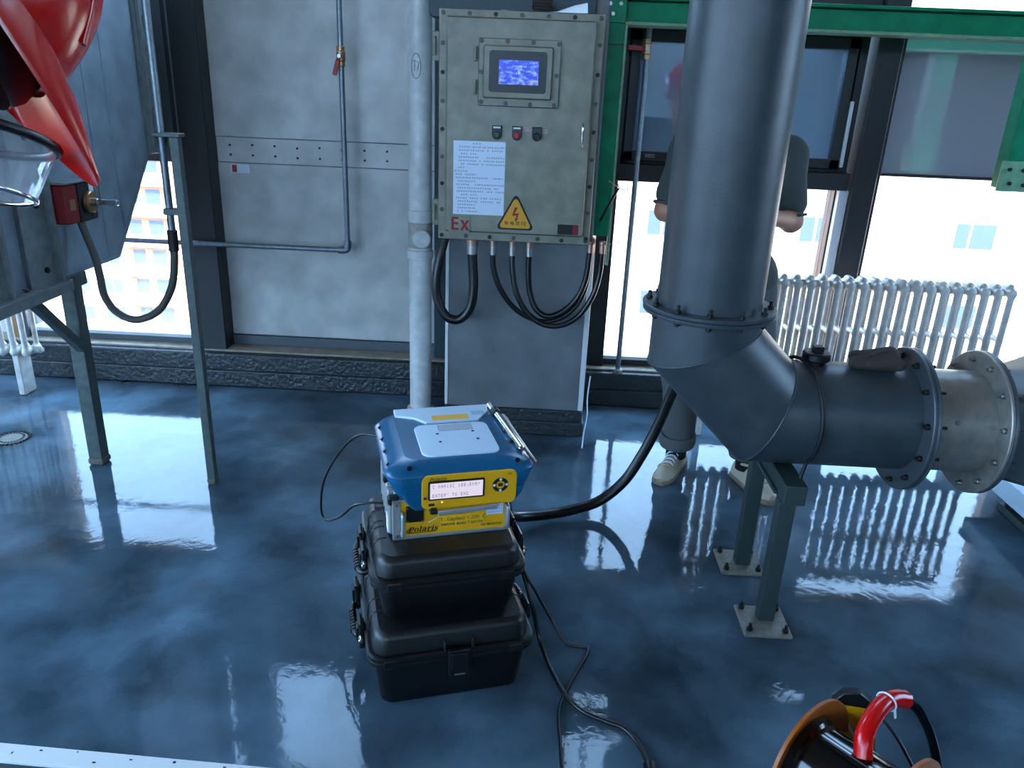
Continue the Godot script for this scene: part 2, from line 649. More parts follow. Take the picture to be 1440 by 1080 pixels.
	mat("jeans", Color(0.32, 0.33, 0.33), 0.9, 0.0, grain, 6.0, fine, 0.05)
	mat("shoe_leather", Color(0.74, 0.69, 0.60), 0.55, 0.0, grain, 6.0)
	mat("shoe_sole", Color(0.50, 0.44, 0.36), 0.7)
	mat("sock", Color(0.03, 0.03, 0.03), 0.9)
	mat("glove_cloth", Color(0.24, 0.20, 0.18), 0.95, 0.0, grain, 8.0, fine, 0.12)
	mat("drum_black", Color(0.02, 0.021, 0.024), 0.12)
	mat("reel_orange", Color(0.70, 0.36, 0.05), 0.45, 0.0, blotch, 4.0)
	mat("concrete", Color(0.60, 0.58, 0.55), 0.85, 0.0, blotch, 0.4)
	mat("facade_white", Color(0.87, 0.82, 0.75), 0.9)
	mat("facade_cream", Color(0.84, 0.78, 0.70), 0.9)
	mat("facade_orange", Color(0.68, 0.46, 0.34), 0.9)
	mat("far_pane", Color(0.26, 0.32, 0.39), 0.3)
	mat("earth", Color(0.60, 0.44, 0.33), 0.95)
	mat("wood", Color(0.62, 0.45, 0.30), 0.7, 0.0, grain, 2.0)
	var gl := mat("glass", Color(0.9, 0.95, 0.95, 0.06), 0.02)
	gl.transparency = BaseMaterial3D.TRANSPARENCY_ALPHA
	var lens := mat("lens_clear", Color(0.80, 0.84, 0.88, 0.30), 0.05)
	lens.transparency = BaseMaterial3D.TRANSPARENCY_ALPHA
	var film := mat("plastic_film", Color(0.8, 0.85, 0.9, 0.35), 0.12)
	film.transparency = BaseMaterial3D.TRANSPARENCY_ALPHA
	mat("coated_glass", Color(0.62, 0.74, 0.85), 0.05, 0.7)
	mat("spandrel_glass", Color(0.74, 0.74, 0.77), 0.07, 0.55)

func _ready() -> void:
	rng.seed = 7
	# ------------------------------------------------ camera, sky, sun, exposure
	var cam := Camera3D.new()
	cam.name = "camera"
	cam.fov = rad_to_deg(2.0 * atan(540.0 / 1082.0))
	cam.near = 0.05
	cam.far = 400.0
	cam.transform = Transform3D(Basis(Vector3.UP, deg_to_rad(1.5)) * Basis(Vector3.RIGHT, deg_to_rad(-20.8)) * Basis(Vector3.BACK, deg_to_rad(2.4)), V(0, 1.6, 0))
	add_child(cam)
	cam.current = true
	var we := WorldEnvironment.new()
	we.name = "world"
	var env := Environment.new()
	env.background_mode = Environment.BG_SKY
	var sky := Sky.new()
	var sm := ProceduralSkyMaterial.new()
	sm.sky_top_color = Color(0.62, 0.79, 0.97)
	sm.sky_horizon_color = Color(0.68, 0.83, 0.97)
	sm.ground_bottom_color = Color(0.40, 0.38, 0.36)
	sm.ground_horizon_color = Color(0.60, 0.62, 0.64)
	sm.sky_energy_multiplier = 2.8
	sm.ground_energy_multiplier = 2.0
	sky.sky_material = sm
	env.sky = sky
	env.tonemap_mode = Environment.TONE_MAPPER_LINEAR
	env.tonemap_exposure = 1.72
	env.sdfgi_enabled = true
	env.ssao_enabled = true
	env.ssil_enabled = true
	we.environment = env
	add_child(we)
	var sun := DirectionalLight3D.new()
	sun.name = "sun"
	sun.light_color = Color(1.0, 0.93, 0.82)
	sun.light_energy = 7.5
	sun.light_angular_distance = 0.5
	sun.shadow_enabled = true
	sun.basis = Basis.looking_at(-V(0.45, 0.85, 0.40))
	sun.sky_mode = DirectionalLight3D.SKY_MODE_LIGHT_ONLY
	add_child(sun)

	make_materials()
	room()
	outside()
	hood()
	duct()
	cabinet()
	green_frame()
	pipes()
	radiators()
	stack()
	person_behind()
	person_near()
	reel()
	small_things()

# ---------------------------------------------------------------- the room
func room() -> void:
	struct("floor", G.new().span(V(-4.8, -0.2, -4.3), V(4.8, 0, 5.2)), M.floor_resin)
	struct("ceiling", G.new().span(V(-4.8, 3.45, -4.5), V(4.8, 3.65, 6.4)), M.ceiling_paint)
	# front wall: kerb, sill, panels, steel columns, windows
	var cb := struct("baseboard_back", G.new().span(V(-4.7, 0, -4.3), V(4.7, 0.19, -3.955), 0.012).span(V(-4.7, 0, -3.97), V(4.7, 0.098, -3.938), 0.010), M.curb_paint)
	var rl := G.new()
	rl.span(V(-4.7, 0.19, -4.3), V(4.7, 0.203, -3.985), 0.004)
	struct("trim_1", rl, M.sill_concrete)
	var w := struct("wall_back", G.new().span(V(-1.7, 0.20, -4.26), V(-0.42, 2.1, -4.112)), M.panel_grey)
	part(w, "panel", G.new().span(V(-1.695, 1.326, -4.13), V(-0.5, 2.1, -4.1), 0.003), M.panel_white)
	part(w, "panel", G.new().span(V(-1.695, 0.262, -4.13), V(-0.5, 1.196, -4.1), 0.003), M.panel_white)
	part(w, "joint_strip", G.new().span(V(-1.695, 1.199, -4.13), V(-0.5, 1.323, -4.104), 0.002), M.panel_white)
	part(w, "bottom_rail", G.new().span(V(-1.695, 0.203, -4.13), V(-0.5, 0.258, -4.09), 0.003), M.frame_grey)
	var scr := G.new().cyl(V(0, 0, -0.003), V(0, 0, 0.003), 0.006, 8).mesh()
	for i in 9:
		for y in [1.285, 1.235]:
			put(w, "screw", scr, M.bolt_dark, Transform3D(Basis(), V(-1.62 + i * 0.117, y + rng.randf_range(-0.004, 0.004), -4.103)))
	part(w, "sticker", G.new().span(V(-1.625, 1.145, -4.1), V(-1.525, 1.19, -4.0985)), M.paper)
	part(w, "sticker_band", G.new().span(V(-1.617, 1.149, -4.099), V(-1.592, 1.186, -4.0975)), M.red_paint)
	part(w, "sticker", G.new().span(V(-0.535, 1.26, -4.104), V(-0.505, 1.33, -4.0985)), M.red_paint)
	# solid stretches left and right of the windows
	var wl := struct("wall_back", G.new().span(V(-4.8, 0.2, -4.3), V(-2.87, 3.5, -4.1)), M.plaster)
	part(wl, "corner_post", G.new().span(V(-2.93, 0.2, -4.12), V(-2.85, 1.2, -4.02), 0.005), M.wood)
	struct("wall_back", G.new().span(V(2.78, 0.2, -4.3), V(4.8, 3.5, -4.1)), M.plaster)
	# steel column between left window and panels
	var col := struct("trim_2", G.new().span(V(-1.83, 0.2, -4.2), V(-1.69, 3.5, -3.985), 0.006), M.frame_dark)
	tag(col, "dark steel column between the left window and the pale wall panels")
	struct("trim_3", G.new().span(V(-0.545, 0.2, -4.2), V(-0.47, 2.2, -4.02), 0.005), M.steel_teal)
	# pillar
	var pil := struct("trim_4", G.new().span(V(-0.415, 0.10, -4.2), V(0.25, 3.5, -3.535), 0.01), M.panel_grey)
	part(pil, "base_skirting", G.new().span(V(-0.422, 0, -4.2), V(0.262, 0.133, -3.522), 0.008).span(V(-0.43, 0, -4.2), V(0.272, 0.075, -3.51), 0.008), M.curb_paint)
	part(pil, "corner_trim", G.new().span(V(0.238, 0.133, -3.60), V(0.262, 0.985, -3.528), 0.004), M.trim_light)
	part(pil, "corner_trim", G.new().span(V(-0.424, 0.133, -3.60), V(-0.408, 3.4, -3.530), 0.003), M.trim_light)
	part(pil, "head_plate", G.new().prism(rrect(0.69, 0.5, 0.02, 4, Vector2(-0.155, 2.125)), -3.60, -3.50, 0.004), M.steel_teal)
	# windows of the front wall
	window_bay(1, -2.86, -1.83, 0.203, 1.19, 1.30, 2.06, M.frame_grey, "dull")
	window_bay(2, 0.30, 1.53, 0.203, 1.20, 1.285, 1.90, M.frame_dark, "sash")
	window_bay(3, 1.66, 2.78, 0.203, 1.275, 1.29, 1.93, M.frame_dark, "fixed")
	var c2 := struct("trim_5", G.new().span(V(1.545, 0.203, -4.2), V(1.66, 3.5, -3.99), 0.006), M.frame_dark)
	part(c2, "cover_strip", G.new().span(V(1.498, 0.203, -4.16), V(1.546, 1.2, -4.02), 0.004), M.trim_light)
	# clerestory over everything
	var n := 4
	for s in [[-2.86, -1.83], [-1.69, -0.42], [0.26, 1.545], [1.66, 2.78]]:
		var wn := struct("window_%d" % n, G.new().span(V(s[0], 1.94 if s[0] > 0.0 else 2.06, -4.18), V(s[1], 2.0 if s[0] > 1.6 else 2.11, -4.04 if s[0] > 0.0 else -4.10), 0.004).span(V(s[0], 3.36, -4.18), V(s[1], 3.45, -4.04)).span(V(s[0], 2.09, -4.18), V(s[0] + 0.05, 3.36, -4.04)).span(V(s[1] - 0.05, 2.09, -4.18), V(s[1], 3.36, -4.04)), M.frame_dark)
		part(wn, "pane", G.new().span(V(s[0] + 0.05, 1.99, -4.115), V(s[1] - 0.05, 3.36, -4.109)), M.glass)
		n += 1
	# side and rear walls with their windows
	wall_with_windows("wall_left", V(-4.7, 0, 0), 4.3, 9.5, PI / 2, [[0.3, 2.9, 0.4, 3.35], [3.3, 2.9, 0.4, 3.35], [6.3, 2.9, 0.4, 3.35]], 8)
	wall_with_windows("wall_right", V(4.7, 0, 0), 4.3, 9.5, -PI / 2, [[1.0, 2.2, 1.0, 2.6]], 11)
	wall_with_windows("wall_front", V(0, 0, 5.1), 4.8, 9.6, 0.0, [[0.3, 2.9, 0.8, 3.35], [3.3, 2.6, 2.2, 3.35], [6.2, 3.0, 2.45, 3.35]], 12)

func window_bay(num: int, x0: float, x1: float, y0: float, y1: float, y2: float, y3: float, fm: Material, upper: String) -> void:
	var g := G.new()
	var z0 := -4.17
	var z1 := -4.06
	g.span(V(x0, y1, z0), V(x1, y2, -4.0 if upper == "sash" else z1), 0.005)
	g.span(V(x0, y3, z0), V(x1, 1.98 if upper == "fixed" else 2.06, z1), 0.004)
	g.span(V(x0, y0, z0), V(x1, y0 + 0.035, z1), 0.004)
	var jl := 0.09 if upper == "sash" else 0.03
	g.span(V(x0, y0, z0), V(x0 + jl, 2.0, z1 + 0.03), 0.004)
	g.span(V(x1 - 0.04, y0, z0), V(x1, 2.0, z1), 0.004)
	var o := struct("window_%d" % num, g, fm)
	var bead := G.new().span(V(x0 + jl, y0 + 0.035, z0 + 0.03), V(x1 - 0.04, y0 + 0.055, z1 + 0.01), 0.003)
	part(o, "glazing_bead", bead, M.trim_light)
	part(o, "pane", G.new().span(V(x0 + jl, y0 + 0.05, -4.115), V(x1 - 0.04, y1, -4.109)), M.glass)
	if upper == "sash":
		g.span(V(x0, 1.20, -4.17), V(x0 + 0.125, 2.06, -4.07), 0.004).span(V(x0, 1.20, -4.17), V(x1, 1.325, -4.07), 0.004).span(V(x1 - 0.075, 1.20, -4.17), V(x1, 2.06, -4.105), 0.004).span(V(x0, 1.86, -4.17), V(x1, 2.06, -4.07), 0.004)
		o.mesh = g.mesh()
		part(o, "jamb_strip", G.new().span(V(x1 - 0.052, 1.31, -4.10), V(x1 - 0.034, 1.62, -4.03), 0.003), M.trim_light)
	if upper == "dull":
		part(o, "upper_panel", G.new().span(V(x0, y2, -4.15), V(x1 - 0.04, y3, -4.10), 0.004), M.frame_grey)
		part(o, "rib", G.new().span(V(-2.02, y2 - 0.05, -4.11), V(-1.985, y3, -4.07), 0.003), M.frame_dark)
		part(o, "rib", G.new().span(V(-1.90, y2, -4.11), V(-1.87, y3, -4.075), 0.003), M.frame_dark)
	elif upper == "fixed":
		part(o, "upper_pane", G.new().span(V(x0, y2, -4.10), V(x1, y3 + 0.05, -4.09)), M.spandrel_glass)
	else:
		# top-hung sash
		var s := G.new()
		var a := x0 + 0.10
		var b := x1 - 0.055
		s.span(V(a, y2 + 0.015, -4.10), V(b, y2 + 0.062, -4.035), 0.004)
		s.span(V(a, y3 - 0.05, -4.10), V(b, y3, -4.035), 0.004)
		s.span(V(a, y2 + 0.015, -4.10), V(a + 0.05, y3, -4.035), 0.004)
		s.span(V(b - 0.05, y2 + 0.015, -4.10), V(b, y3, -4.035), 0.004)
		var sp := part(o, "sash", s, M.frame_dark)
		part(sp, "sash_pane", G.new().span(V(a + 0.05, y2 + 0.06, -4.075), V(b - 0.05, y3 - 0.05, -4.067)), M.coated_glass)
		for hx in [a + 0.11, b - 0.20]:
			part(sp, "latch", G.new().span(V(hx, y2 + 0.03, -4.036), V(hx + 0.05, y2 + 0.05, -4.02), 0.003), M.chrome)

func wall_with_windows(called: String, at: Vector3, _front: float, length: float, turn: float, holes: Array, num: int) -> void:
	# built along local x, inside face towards local -z, then turned into place; holes: start, width, sill, head
	var b := Basis(Vector3.UP, turn)
	var origin := at
	if called == "wall_left":
		origin = V(at.x, 0, -4.3)
		b = Basis(V(0, 0, 1), V(0, 1, 0), V(-1, 0, 0))
	elif called == "wall_right":
		origin = V(at.x, 0, -4.3)
		b = Basis(V(0, 0, 1), V(0, 1, 0), V(1, 0, 0))
	else:
		origin = V(-length / 2, 0, at.z)
		b = Basis()
	var g := G.new()
	g.x = Transform3D(b, origin)
	var x := 0.0
	for h in holes:
		g.span(V(x, 0, 0), V(h[0], 3.5, 0.2))
		g.span(V(h[0], 0, 0), V(h[0] + h[1], h[2], 0.2))
		g.span(V(h[0], h[3], 0), V(h[0] + h[1], 3.5, 0.2))
		x = h[0] + h[1]
	g.span(V(x, 0, 0), V(length, 3.5, 0.2))
	struct(called, g, M.plaster)
	for h in holes:
		var f := G.new()
		f.x = g.x
		var x1: float = h[0] + h[1]
		f.span(V(h[0], h[2], 0.04), V(x1, h[2] + 0.06, 0.12)).span(V(h[0], h[3] - 0.06, 0.04), V(x1, h[3], 0.12))
		for q in [h[0], h[0] + h[1] / 2 - 0.03, x1 - 0.06]:
			f.span(V(q, h[2], 0.04), V(q + 0.06, h[3], 0.12))
		var o := struct("window_%d" % num, f, M.frame_dark)
		num += 1
		for q in 2:
			var p := G.new()
			p.x = g.x
			p.span(V(h[0] + 0.06 + q * (h[1] / 2 - 0.03), h[2] + 0.06, 0.077), V(h[0] + h[1] / 2 - 0.03 + q * (h[1] / 2 - 0.03), h[3] - 0.06, 0.083))
			part(o, "pane", p, M.glass)

# ---------------------------------------------------------------- what stands outside
func outside() -> void:
	var gr := struct("ground_outside", G.new().span(V(-220, -26, -260), V(220, -25, -9)), M.earth)
	gr.set_meta("kind", "structure")
	# plain white block across the yard, to the right
	var b := thing("office_building", "white rendered building across the yard with small grey windows, behind the right-hand glazing", "building", V(16, -25, -36))
	part(b, "walls", G.new().span(V(1.0, -25, -44), V(48, 7.5, -32)), M.facade_white)
	part(b, "roof_slab", G.new().span(V(0.7, 7.5, -44.3), V(48.3, 7.9, -31.7)), M.concrete)
	for row in 4:
		for i in 7:
			var x0 := 10.65 + (i - 1) * 6.2
			var y0 := -3.65 + (row - 1) * 3.3 if row > 0 else -7.0
			var f := part(b, "window", G.new().span(V(x0 - 0.06, y0 - 0.06, -32.05), V(x0 + 1.64, y0 + 1.05, -31.97)), M.white_paint)
			part(f, "pane", G.new().span(V(x0, y0, -31.98), V(x0 + 0.52, y0 + 0.98, -31.95)), M.far_pane)
			part(f, "pane", G.new().span(V(x0 + 0.64, y0, -31.98), V(x0 + 1.56, y0 + 0.98, -31.95)), M.far_pane)
	# apartment block far off to the left
	var a := thing("apartment_block", "cream and orange apartment block with stacked balconies, far off behind the left window", "building", V(-42, -25, -80))
	part(a, "walls", G.new().span(V(-62, -25, -88), V(-33, 8, -76)), M.facade_cream)
	part(a, "orange_wall", G.new().span(V(-41.2, -24, -76.1), V(-36.3, 8, -75.5)), M.facade_orange)
	for row in 9:
		var y0 := -23.2 + row * 3.0
		for cx in [-46.8, -43.4]:
			var f := part(a, "window", G.new().span(V(cx - 1.15, y0 + 0.7, -76.05), V(cx + 1.15, y0 + 2.4, -75.9)), M.white_paint)
			part(f, "pane", G.new().span(V(cx - 1.0, y0 + 0.85, -75.92), V(cx - 0.06, y0 + 2.25, -75.85)), M.far_pane)
			part(f, "pane", G.new().span(V(cx + 0.06, y0 + 0.85, -75.92), V(cx + 1.0, y0 + 2.25, -75.85)), M.far_pane)
		var d := part(a, "balcony", G.new().span(V(-41.4, y0, -76), V(-36.4, y0 + 1.05, -75.2)).span(V(-41.5, y0 - 0.18, -76), V(-36.3, y0, -75.1)), M.facade_white)
		part(d, "balcony_pane", G.new().span(V(-40.6, y0 + 1.1, -75.55), V(-39.4, y0 + 2.5, -75.42)), M.far_pane)
		part(d, "balcony_pane", G.new().span(V(-38.6, y0 + 1.1, -75.55), V(-37.2, y0 + 2.5, -75.42)), M.far_pane)

# ---------------------------------------------------------------- sheet metal hood on legs, left
func hood() -> void:
	var h := thing("sheet_metal_hood", "large grey sheet metal machine housing on square steel legs beside the left window", "machine", V(-2.35, 0, -3.0))
	# side outline in (depth, height), extruded along x
	var g := G.new()
	g.x = Transform3D(Basis(V(0, 0, 1), V(0, 1, 0), V(-1, 0, 0)), Vector3.ZERO)   # local x -> world z, local z -> -x
	g.prism(PackedVector2Array([Vector2(-3.725, 2.7), Vector2(-3.725, 1.262), Vector2(-3.345, 0.848), Vector2(-3.05, 0.845), Vector2(-2.1, 0.845), Vector2(-2.1, 2.7)]), 1.87, 2.95)
	part(h, "body", g, M.galv_sheet)
	for z in [-3.27, -3.43]:
		part(h, "seam", G.new().span(V(-1.885, 0.86 if z > -3.3 else 0.95, z - 0.006), V(-1.866, 2.7, z + 0.006), 0.002), M.galv_sheet)
	part(h, "bottom_edge", G.new().beam(V(-1.868, 1.262, -3.725), V(-1.868, 0.848, -3.345), 0.012, 0.012).beam(V(-1.868, 0.846, -3.345), V(-1.868, 0.846, -2.1), 0.012, 0.012), M.galv_sheet)
	var fl := part(h, "end_flange", G.new().span(V(-2.9, 1.255, -3.86), V(-1.85, 2.7, -3.728), 0.004).span(V(-1.87, 1.262, -3.745), V(-1.835, 2.7, -3.735), 0.002), M.hood_frame)
	var bolt := G.new().cyl(Vector3.ZERO, V(0.012, 0, 0), 0.012, 6, 0.002).mesh()
	for i in 10:
		put(fl, "bolt", bolt, M.bolt_steel, Transform3D(Basis(), V(-1.852, 1.33 + i * 0.13, -3.795)))
	# access door frame and the strip towards the camera
	var st := part(h, "corner_angle", G.new().span(V(-1.9, 0.815, -2.862), V(-1.852, 2.7, -2.70), 0.003).span(V(-1.86, 0.82, -2.865), V(-1.822, 2.7, -2.853), 0.002), M.hood_frame)
	for i in 7:
		put(st, "bolt", bolt, M.bolt_dark, Transform3D(Basis(), V(-1.854, 0.90 + i * 0.24, -2.80)))
	part(h, "corner_angle", G.new().span(V(-1.88, 0.82, -2.585), V(-1.835, 2.7, -2.572), 0.002).span(V(-1.862, 0.82, -2.58), V(-1.852, 2.7, -2.50), 0.002), M.hood_frame)
	part(h, "ledge_angle", G.new().span(V(-1.9, 0.80, -2.90), V(-1.815, 0.846, -2.1), 0.004), M.hood_frame)
	part(h, "base_rail", G.new().span(V(-2.9, 0.79, -3.05), V(-1.85, 0.845, -2.91), 0.004), M.angle_steel)
	var foot: Material = M.grout
	for p in [V(-1.88, 0, -2.977), V(-2.85, 0, -2.977), V(-1.88, 0, -2.2), V(-2.85, 0, -2.2)]:
		var l := part(h, "leg", G.new().span(p + V(-0.03, 0.0, -0.03), p + V(0.03, 0.82, 0.03), 0.004), M.angle_steel)
		part(l, "foot_grout", G.new().span(p + V(-0.036, 0, -0.036), p + V(0.036, 0.035, 0.036), 0.01), foot)
	part(h, "brace", G.new().beam(V(-1.865, 0.53, -2.965), V(-1.865, 0.845, -2.66), 0.035, 0.035, Vector3.UP, 0.003), M.angle_steel)
	# switch on the side of it
	var s := thing("isolator_switch", "small red and black isolator switch with a lever handle, fixed to the grey housing", "switch", V(-1.868, 1.05, -2.97))
	part(s, "enclosure", G.new().span(V(-1.87, 1.055, -3.075), V(-1.775, 1.205, -2.955), 0.006), M.switch_black)
	part(s, "red_cover", G.new().span(V(-1.87, 1.06, -2.954), V(-1.778, 1.205, -2.872), 0.006), M.switch_red)
	part(s, "lid", G.new().span(V(-1.87, 1.207, -3.08), V(-1.77, 1.217, -2.868), 0.003), M.hood_frame)
	part(s, "badge", G.new().span(V(-1.778, 1.11, -2.93), V(-1.7765, 1.15, -2.895)), M.brass)
	part(s, "tag_plate", G.new().span(V(-1.776, 1.165, -3.06), V(-1.7735, 1.198, -3.03)), M.paper)
	part(s, "dial", G.new().cyl(V(-1.775, 1.13, -3.015), V(-1.755, 1.13, -3.015), 0.042, 24, 0.004), M.brass)
	part(s, "lever", G.new().cyl(V(-1.757, 1.13, -3.015), V(-1.735, 1.13, -3.015), 0.016, 12).span(V(-1.752, 1.118, -3.030), V(-1.655, 1.143, -3.006), 0.006), M.chrome)
	# flexible loop from the switch to the conduit
	var pts := smooth([V(-1.80, 1.07, -2.98), V(-1.785, 1.02, -2.975), V(-1.745, 0.93, -2.95), V(-1.725, 0.86, -2.93), V(-1.70, 0.78, -2.9), V(-1.645, 0.72, -2.88), V(-1.565, 0.70, -2.87), V(-1.47, 0.745, -2.86), V(-1.405, 0.84, -2.855), V(-1.378, 0.95, -2.85), V(-1.375, 1.01, -2.85)], 7)
	single("flexible_conduit", G.new().tube(pts, 0.0145, 12), M.hose_grey, "grey flexible conduit hanging in a loop between the isolator switch and the upright conduit pipe", "conduit")
	var cp := thing("conduit_pipe", "upright galvanised conduit pipe clipped to the slim steel post at left", "pipe", V(-1.374, 1.0, -2.85))
	part(cp, "pipe", G.new().cyl(V(-1.374, 1.03, -2.85), V(-1.374, 3.44, -2.85), 0.0135, 16), M.galv)
	part(cp, "coupling", G.new().cyl(V(-1.375, 0.985, -2.85), V(-1.374, 1.065, -2.85), 0.0185, 16, 0.003), M.rubber_matt)
	var po := thing("steel_post", "slim square steel post standing on the floor and carrying the upright conduit", "post", V(-1.322, 0, -2.848))
	part(po, "upright", G.new().span(V(-1.339, 0, -2.865), V(-1.305, 1.41, -2.831), 0.003), M.angle_steel)
	part(po, "foot_grout", G.new().span(V(-1.343, 0, -2.869), V(-1.301, 0.03, -2.827), 0.01), M.grout)
	part(po, "top_plate", G.new().span(V(-1.392, 1.40, -2.87), V(-1.295, 1.413, -2.82), 0.002).span(V(-1.375, 1.365, -2.87), V(-1.335, 1.402, -2.866), 0.001), M.angle_steel)
	part(po, "clamp", G.new().span(V(-1.392, 1.122, -2.870), V(-1.33, 1.146, -2.830), 0.004), M.angle_steel)

# ---------------------------------------------------------------- big duct
func circle(c: Vector3, a: Vector3, b: Vector3, r: float, n := 56) -> Array:
	var o: Array = []
	for i in n:
		o.append(c + (a * cos(TAU * i / n) + b * sin(TAU * i / n)) * r)
	return o

func duct() -> void:
	var Z := -2.29
	var d := thing("ventilation_duct", "thick dark grey steel duct coming down and turning right through a mitred elbow", "duct", V(0.80, 0.45, Z))
	var X := Vector3.RIGHT
	var U := Vector3.UP
	var B := Vector3.BACK
	part(d, "vertical_pipe", G.new().cyl(V(0.527, 1.016, Z), V(0.527, 3.44, Z), 0.156, 56), M.duct_paint)
	var f1 := part(d, "flange", G.new().lathe([Vector2(0.15, 1.012), Vector2(0.197, 1.012), Vector2(0.199, 1.015), Vector2(0.199, 1.022), Vector2(0.197, 1.024), Vector2(0.15, 1.024)], 56, Transform3D(Basis(), V(0.527, 0, Z))), M.duct_flange)
	part(d, "flange", G.new().lathe([Vector2(0.15, 0.998), Vector2(0.195, 0.998), Vector2(0.197, 1.001), Vector2(0.197, 1.010), Vector2(0.15, 1.011)], 56, Transform3D(Basis(), V(0.527, 0, Z))), M.duct_flange)
	var bolt := G.new().cyl(V(0, 0, 0), V(0, 0.010, 0), 0.010, 6, 0.001).cyl(V(0, -0.040, 0), V(0, 0.024, 0), 0.0055, 8).cyl(V(0, -0.036, 0), V(0, -0.026, 0), 0.010, 6, 0.001).mesh()
	for i in 12:
		var a := TAU * (i + 0.35) / 12
		put(f1, "bolt", bolt, M.bolt_dark, Transform3D(Basis(), V(0.527 + 0.179 * cos(a), 1.024, Z + 0.179 * sin(a))))
	# elbow of three mitred lengths
	var r := 0.165
	var k := tan(PI / 8)
	var c0 := V(0.527, 0.898, Z)
	var c1 := V(0.739, 0.686, Z)
	var m0 := [] 
	var m1 := []
	for p in circle(Vector3.ZERO, X, B, r):
		m0.append(c0 + p + U * (p.x * k))
	for i in 56:
		var a := TAU * i / 56
		# ring in the plane across the second mitre; same starting angle as m0
		var px := cos(a) * r
		m1.append(c1 + V(px * k, px, sin(a) * r))
	var top := circle(V(0.527, 1.0, Z), X, B, r)
	var e := part(d, "elbow", G.new().loft([top, m0], false), M.duct_paint)
	var g2 := G.new()
	g2.loft([m0, m1], false)
	part(d, "elbow_segment", g2, M.duct_paint)
	var weld0 := m0.duplicate()
	part(e, "weld_seam", G.new().tube(weld0, 0.0035, 6, true), M.duct_paint)
	part(d, "weld_seam", G.new().tube(m1.duplicate(), 0.0035, 6, true), M.duct_paint)
	var endr := circle(V(1.165, 0.686, Z), U, B, r)
	part(d, "horizontal_pipe", G.new().loft([m1, endr], false), M.duct_paint)
	# flanges along the run
	var turn := Basis(V(0, -1, 0), V(1, 0, 0), V(0, 0, 1))   # lathe axis along +x
	var bx := G.new().cyl(V(-0.012, 0, 0), V(0.0, 0, 0), 0.010, 6, 0.001).cyl(V(-0.02, 0, 0), V(0.05, 0, 0), 0.0052, 8).cyl(V(0.024, 0, 0), V(0.034, 0, 0), 0.010, 6, 0.001).mesh()
	for q in [[1.165, M.duct_flange, 0.005], [1.385, M.sleeve_steel, 0.0]]:
		var fx := part(d, "flange", G.new().lathe([Vector2(0.150, 0), Vector2(0.222, 0), Vector2(0.225, 0.003), Vector2(0.225, 0.010), Vector2(0.150, 0.011)], 56, Transform3D(turn, V(q[0], 0.683, Z))), q[1])
		part(d, "flange", G.new().lathe([Vector2(0.150, 0.013), Vector2(0.223, 0.013), Vector2(0.225, 0.016), Vector2(0.225, 0.023), Vector2(0.150, 0.024)], 56, Transform3D(turn, V(q[0], 0.683, Z))), M.duct_flange)
		for i in 12:
			var a := TAU * (i + 0.5) / 12
			put(fx, "bolt", bx, M.bolt_steel if q[0] > 1.2 else M.bolt_dark, Transform3D(Basis(), V(q[0], 0.683 + 0.198 * cos(a), Z + 0.198 * sin(a))))
	var sl := part(d, "steel_sleeve", G.new().cyl(V(1.188, 0.684, Z), V(1.386, 0.684, Z), 0.160, 56), M.sleeve_steel)
	put(sl, "screw", G.new().cyl(Vector3.ZERO, V(0, 0, 0.008), 0.008, 8, 0.002).mesh(), M.bolt_steel, Transform3D(Basis(V(1, 0, 0), -0.5), V(1.265, 0.735, Z + 0.151)))
	# round-to-square transition into the fan
	var r0 := circle(V(1.41, 0.684, Z), U, B, 0.165)
	var r1: Array = []
	var r2: Array = []
	for i in 56:
		var a := TAU * i / 56
		var s := 0.20 / maxf(absf(cos(a)), absf(sin(a)))
		var s2 := s * 1.02
		r1.append(V(1.72, 0.684 + s * cos(a), Z + s * sin(a)))
		r2.append(V(2.5, 0.684 + s2 * cos(a), Z + s2 * sin(a)))
	part(d, "transition", G.new().loft([r0, r1, r2], true), M.transition_paint)
	# plug on top
	var pl := part(d, "port_plug", G.new().cyl(V(0.876, 0.83, Z), V(0.876, 0.862, Z), 0.030, 24, 0.003).cyl(V(0.876, 0.862, Z), V(0.876, 0.888, Z), 0.042, 28, 0.004), M.black_plastic)
	part(pl, "square_head", G.new().span(V(0.862, 0.887, Z - 0.014), V(0.892, 0.907, Z + 0.016), 0.002), M.black_plastic)
	# cord slung round the pipe
	var co: Array = []
	for i in 15:
		var a := -0.5 + i * (2.35 + 0.5) / 14.0
		co.append(V(0.838 + 0.03 * sin(a), 0.686 + 0.173 * cos(a), Z + 0.173 * sin(a)))
	co.append(V(0.838, 0.50, Z + 0.145))
	co.append(V(0.822, 0.44, Z + 0.150))
	single("cord", G.new().tube(smooth(co, 4), 0.006, 8), M.rubber_matt, "thin dark cord slung around the duct just right of the elbow", "cord")
	# crumpled work glove lying on the pipe
	var gg := G.new()
	var sd := Sdf.new(0.004, 0.012)
	sd.bone(V(0.985, 0.863, Z + 0.03), V(1.085, 0.872, Z + 0.03), 0.020, 0.030)
	sd.bone(V(1.00, 0.868, Z - 0.02), V(1.105, 0.875, Z), 0.018, 0.026)
	sd.bone(V(1.02, 0.88, Z + 0.01), V(1.09, 0.892, Z + 0.015), 0.018, 0.022)
	sd.bone(V(1.03, 0.868, Z + 0.055), V(1.11, 0.866, Z + 0.05), 0.014, 0.018)
	sd.bone(V(0.965, 0.862, Z + 0.04), V(1.0, 0.866, Z + 0.03), 0.006, 0.016)
	for bn in sd.bones:
		bn[0] += V(0, 0.006, 0)
		bn[1] += V(0, 0.006, 0)
	sd.build(gg)
	var gl := single("work_glove", gg, M.glove_cloth, "crumpled brown work glove lying on top of the horizontal duct", "glove")
